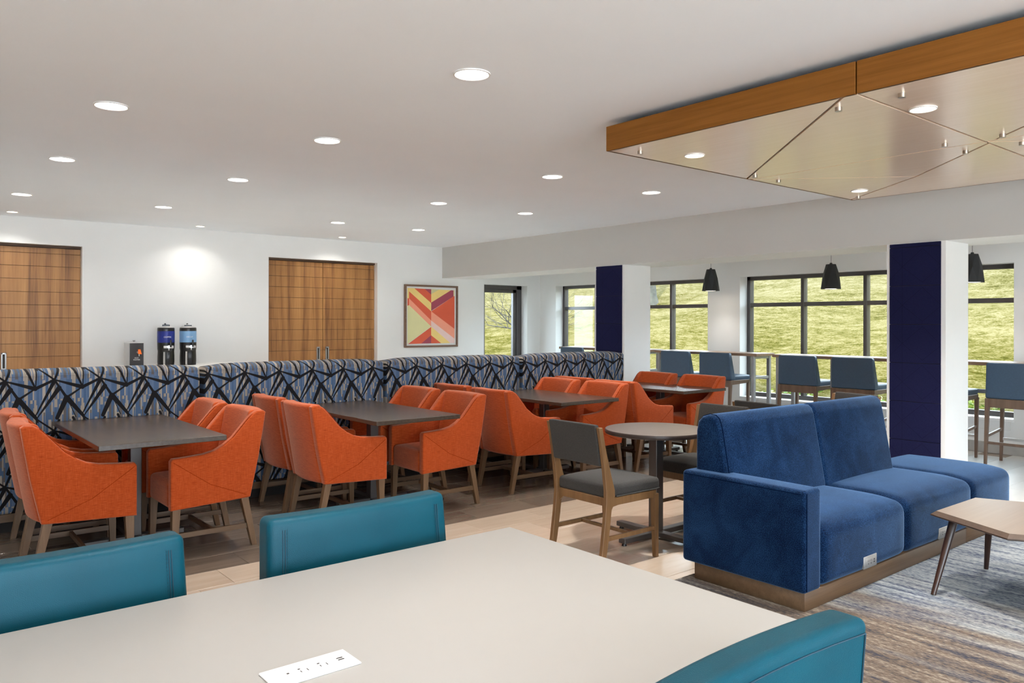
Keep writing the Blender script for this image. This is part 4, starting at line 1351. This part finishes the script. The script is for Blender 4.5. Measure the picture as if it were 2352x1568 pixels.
# the lawn goes on round the corner behind the door wall
gx, gy = np.meshgrid(xs, yv, indexing='ij')
gz = hill(gx, gy)
vts = np.stack([gx, gy, gz], -1).reshape(-1, 3)
nx_, ny_ = gx.shape
idx = np.arange(nx_ * ny_).reshape(nx_, ny_)
fcs = np.stack([idx[:-1, :-1], idx[1:, :-1], idx[1:, 1:], idx[:-1, 1:]], -1).reshape(-1, 4)
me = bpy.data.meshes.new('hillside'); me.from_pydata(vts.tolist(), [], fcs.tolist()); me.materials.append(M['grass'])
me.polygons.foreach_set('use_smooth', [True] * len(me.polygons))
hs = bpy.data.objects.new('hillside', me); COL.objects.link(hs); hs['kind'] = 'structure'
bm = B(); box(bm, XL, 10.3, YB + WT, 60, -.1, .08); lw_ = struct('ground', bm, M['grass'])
def branch(bm, p, d, length, r, depth, rnd):
    q = p
    segs = 4 if depth > 1 else 3
    for k in range(segs):
        d = (d + Vector((rnd.uniform(-1, 1), rnd.uniform(-1, 1), rnd.uniform(-.7, .9))) * .22).normalized()
        q2 = q + d * length / segs
        r2 = r * (1 - .22)
        cyl(bm, q, q2, r, r2, 6 if r > .012 else 4, caps=False)
        q, r = q2, r2
        if depth > 0 and k > 0:
            for _ in range(2 if rnd.random() < .6 else 1):
                sd = (d + Vector((rnd.uniform(-1, 1), rnd.uniform(-1, 1), rnd.uniform(-.6, .8))) * .95).normalized()
                branch(bm, q, sd, length * rnd.uniform(.5, .8), r * .62, depth - 1, rnd)
rnd = random.Random(11)
bx, by = 13.0, 15.35
bz = float(hill(bx, by))
bt = thing('bare_tree', 'small leafless tree with dark branches outside the narrow corner window', 'tree', (bx, by, bz))
bm = B(); cyl(bm, (0, 0, -.1), (.02, .03, .55), .055, .045, 10); obj('trunk', bm, M['bark'], bt)
for k in range(7):
    a = 2 * math.pi * k / 7 + rnd.uniform(-.2, .2)
    bm = B(); branch(bm, Vector((.02, .03, .50 + .03 * (k % 3))), Vector((math.cos(a), math.sin(a), rnd.uniform(.25, .75))).normalized(), 1.15, .028, 3, rnd)
    obj('branch', bm, M['bark'], bt)
tx_, ty_ = 17.75, 15.35
tz_ = float(hill(tx_, ty_))
tt = thing('hillside_tree', 'thick grey tree trunk on the slope seen at the top of the window', 'tree', (tx_, ty_, tz_))
bm = B(); lathe(bm, [(.42, -.25), (.30, .02), (.23, .25), (.19, .7), (.17, 1.6), (.15, 4.5)], 18); obj('trunk', bm, M['bark_grey'], tt)
bm = B()
for k in range(6):
    a = k * 1.05
    branch(bm, Vector((0, 0, 4.0 + .08 * k)), Vector((math.cos(a), math.sin(a), .9)).normalized(), 2.2, .09, 2, rnd)
obj('branches', bm, M['bark_grey'], tt)

def make_shrub(loc, s, seed):
    r_ = random.Random(seed)
    t = thing('shrub', 'low leafy green shrub growing outside against the foot of the windows', 'shrub', loc, r_.uniform(0, 6), 'shrubs outside the windows')
    b = B(); stem = B()
    for k in range(9):
        a = r_.uniform(0, 6.28); el = r_.uniform(.7, 1.4)
        tip = Vector((math.cos(a) * math.cos(el), math.sin(a) * math.cos(el), math.sin(el))) * .46 * r_.uniform(.6, 1.0) * s
        cyl(stem, (0, 0, 0), tip, .006, .002, 4, caps=False)
        for q in range(26):
            f_ = r_.uniform(.25, 1.05)
            c = tip * f_ + Vector((r_.gauss(0, .05), r_.gauss(0, .05), r_.gauss(0, .04))) * s
            n1 = Vector((r_.gauss(0, 1), r_.gauss(0, 1), r_.gauss(0, .6))).normalized(); n2 = n1.orthogonal().normalized()
            l = r_.uniform(.028, .05) * s
            b.faces.new([b.verts.new(c - n1 * l), b.verts.new(c + n2 * l * .45), b.verts.new(c + n1 * l), b.verts.new(c - n2 * l * .45)])
    obj('stems', stem, M['bark'], t)
    obj('foliage', b, M['leaf'], t, smooth=0)
    register(t)
    return t
SHO = ['first', 'second', 'third', 'fourth', 'fifth', 'sixth', 'seventh', 'eighth', 'ninth', 'tenth']
SH = {y: SHO[i] for i, y in enumerate(sorted((6.35, 7.9, 6.95, 5.75, 5.3, 4.85, 4.4, 3.95, 3.4, 8.6), reverse=True))}
protos = [make_shrub((10.75, 6.35, .1), 1.15, 3)]
for x, y, s in ((10.9, 7.9, .9), (10.8, 6.95, .8), (10.7, 5.75, .75), (10.75, 5.3, .85), (10.7, 4.85, .8), (10.85, 4.4, .9), (10.75, 3.95, .9), (10.7, 3.4, .75), (10.9, 8.6, .8)):
    o = dup(protos[0], (x, y, float(hill(x, y)) - .01), random.uniform(0, 6), 'low leafy shrub outside the windows, ' + SH[y] + ' from the left of those in view')
    o.scale = (s, s, s)
protos[0]['label'] = 'low leafy shrub outside the windows, ' + SH[6.35] + ' from the left of those in view'

# ------------------------------------------------------------------ natural name suffixes are Blender's own
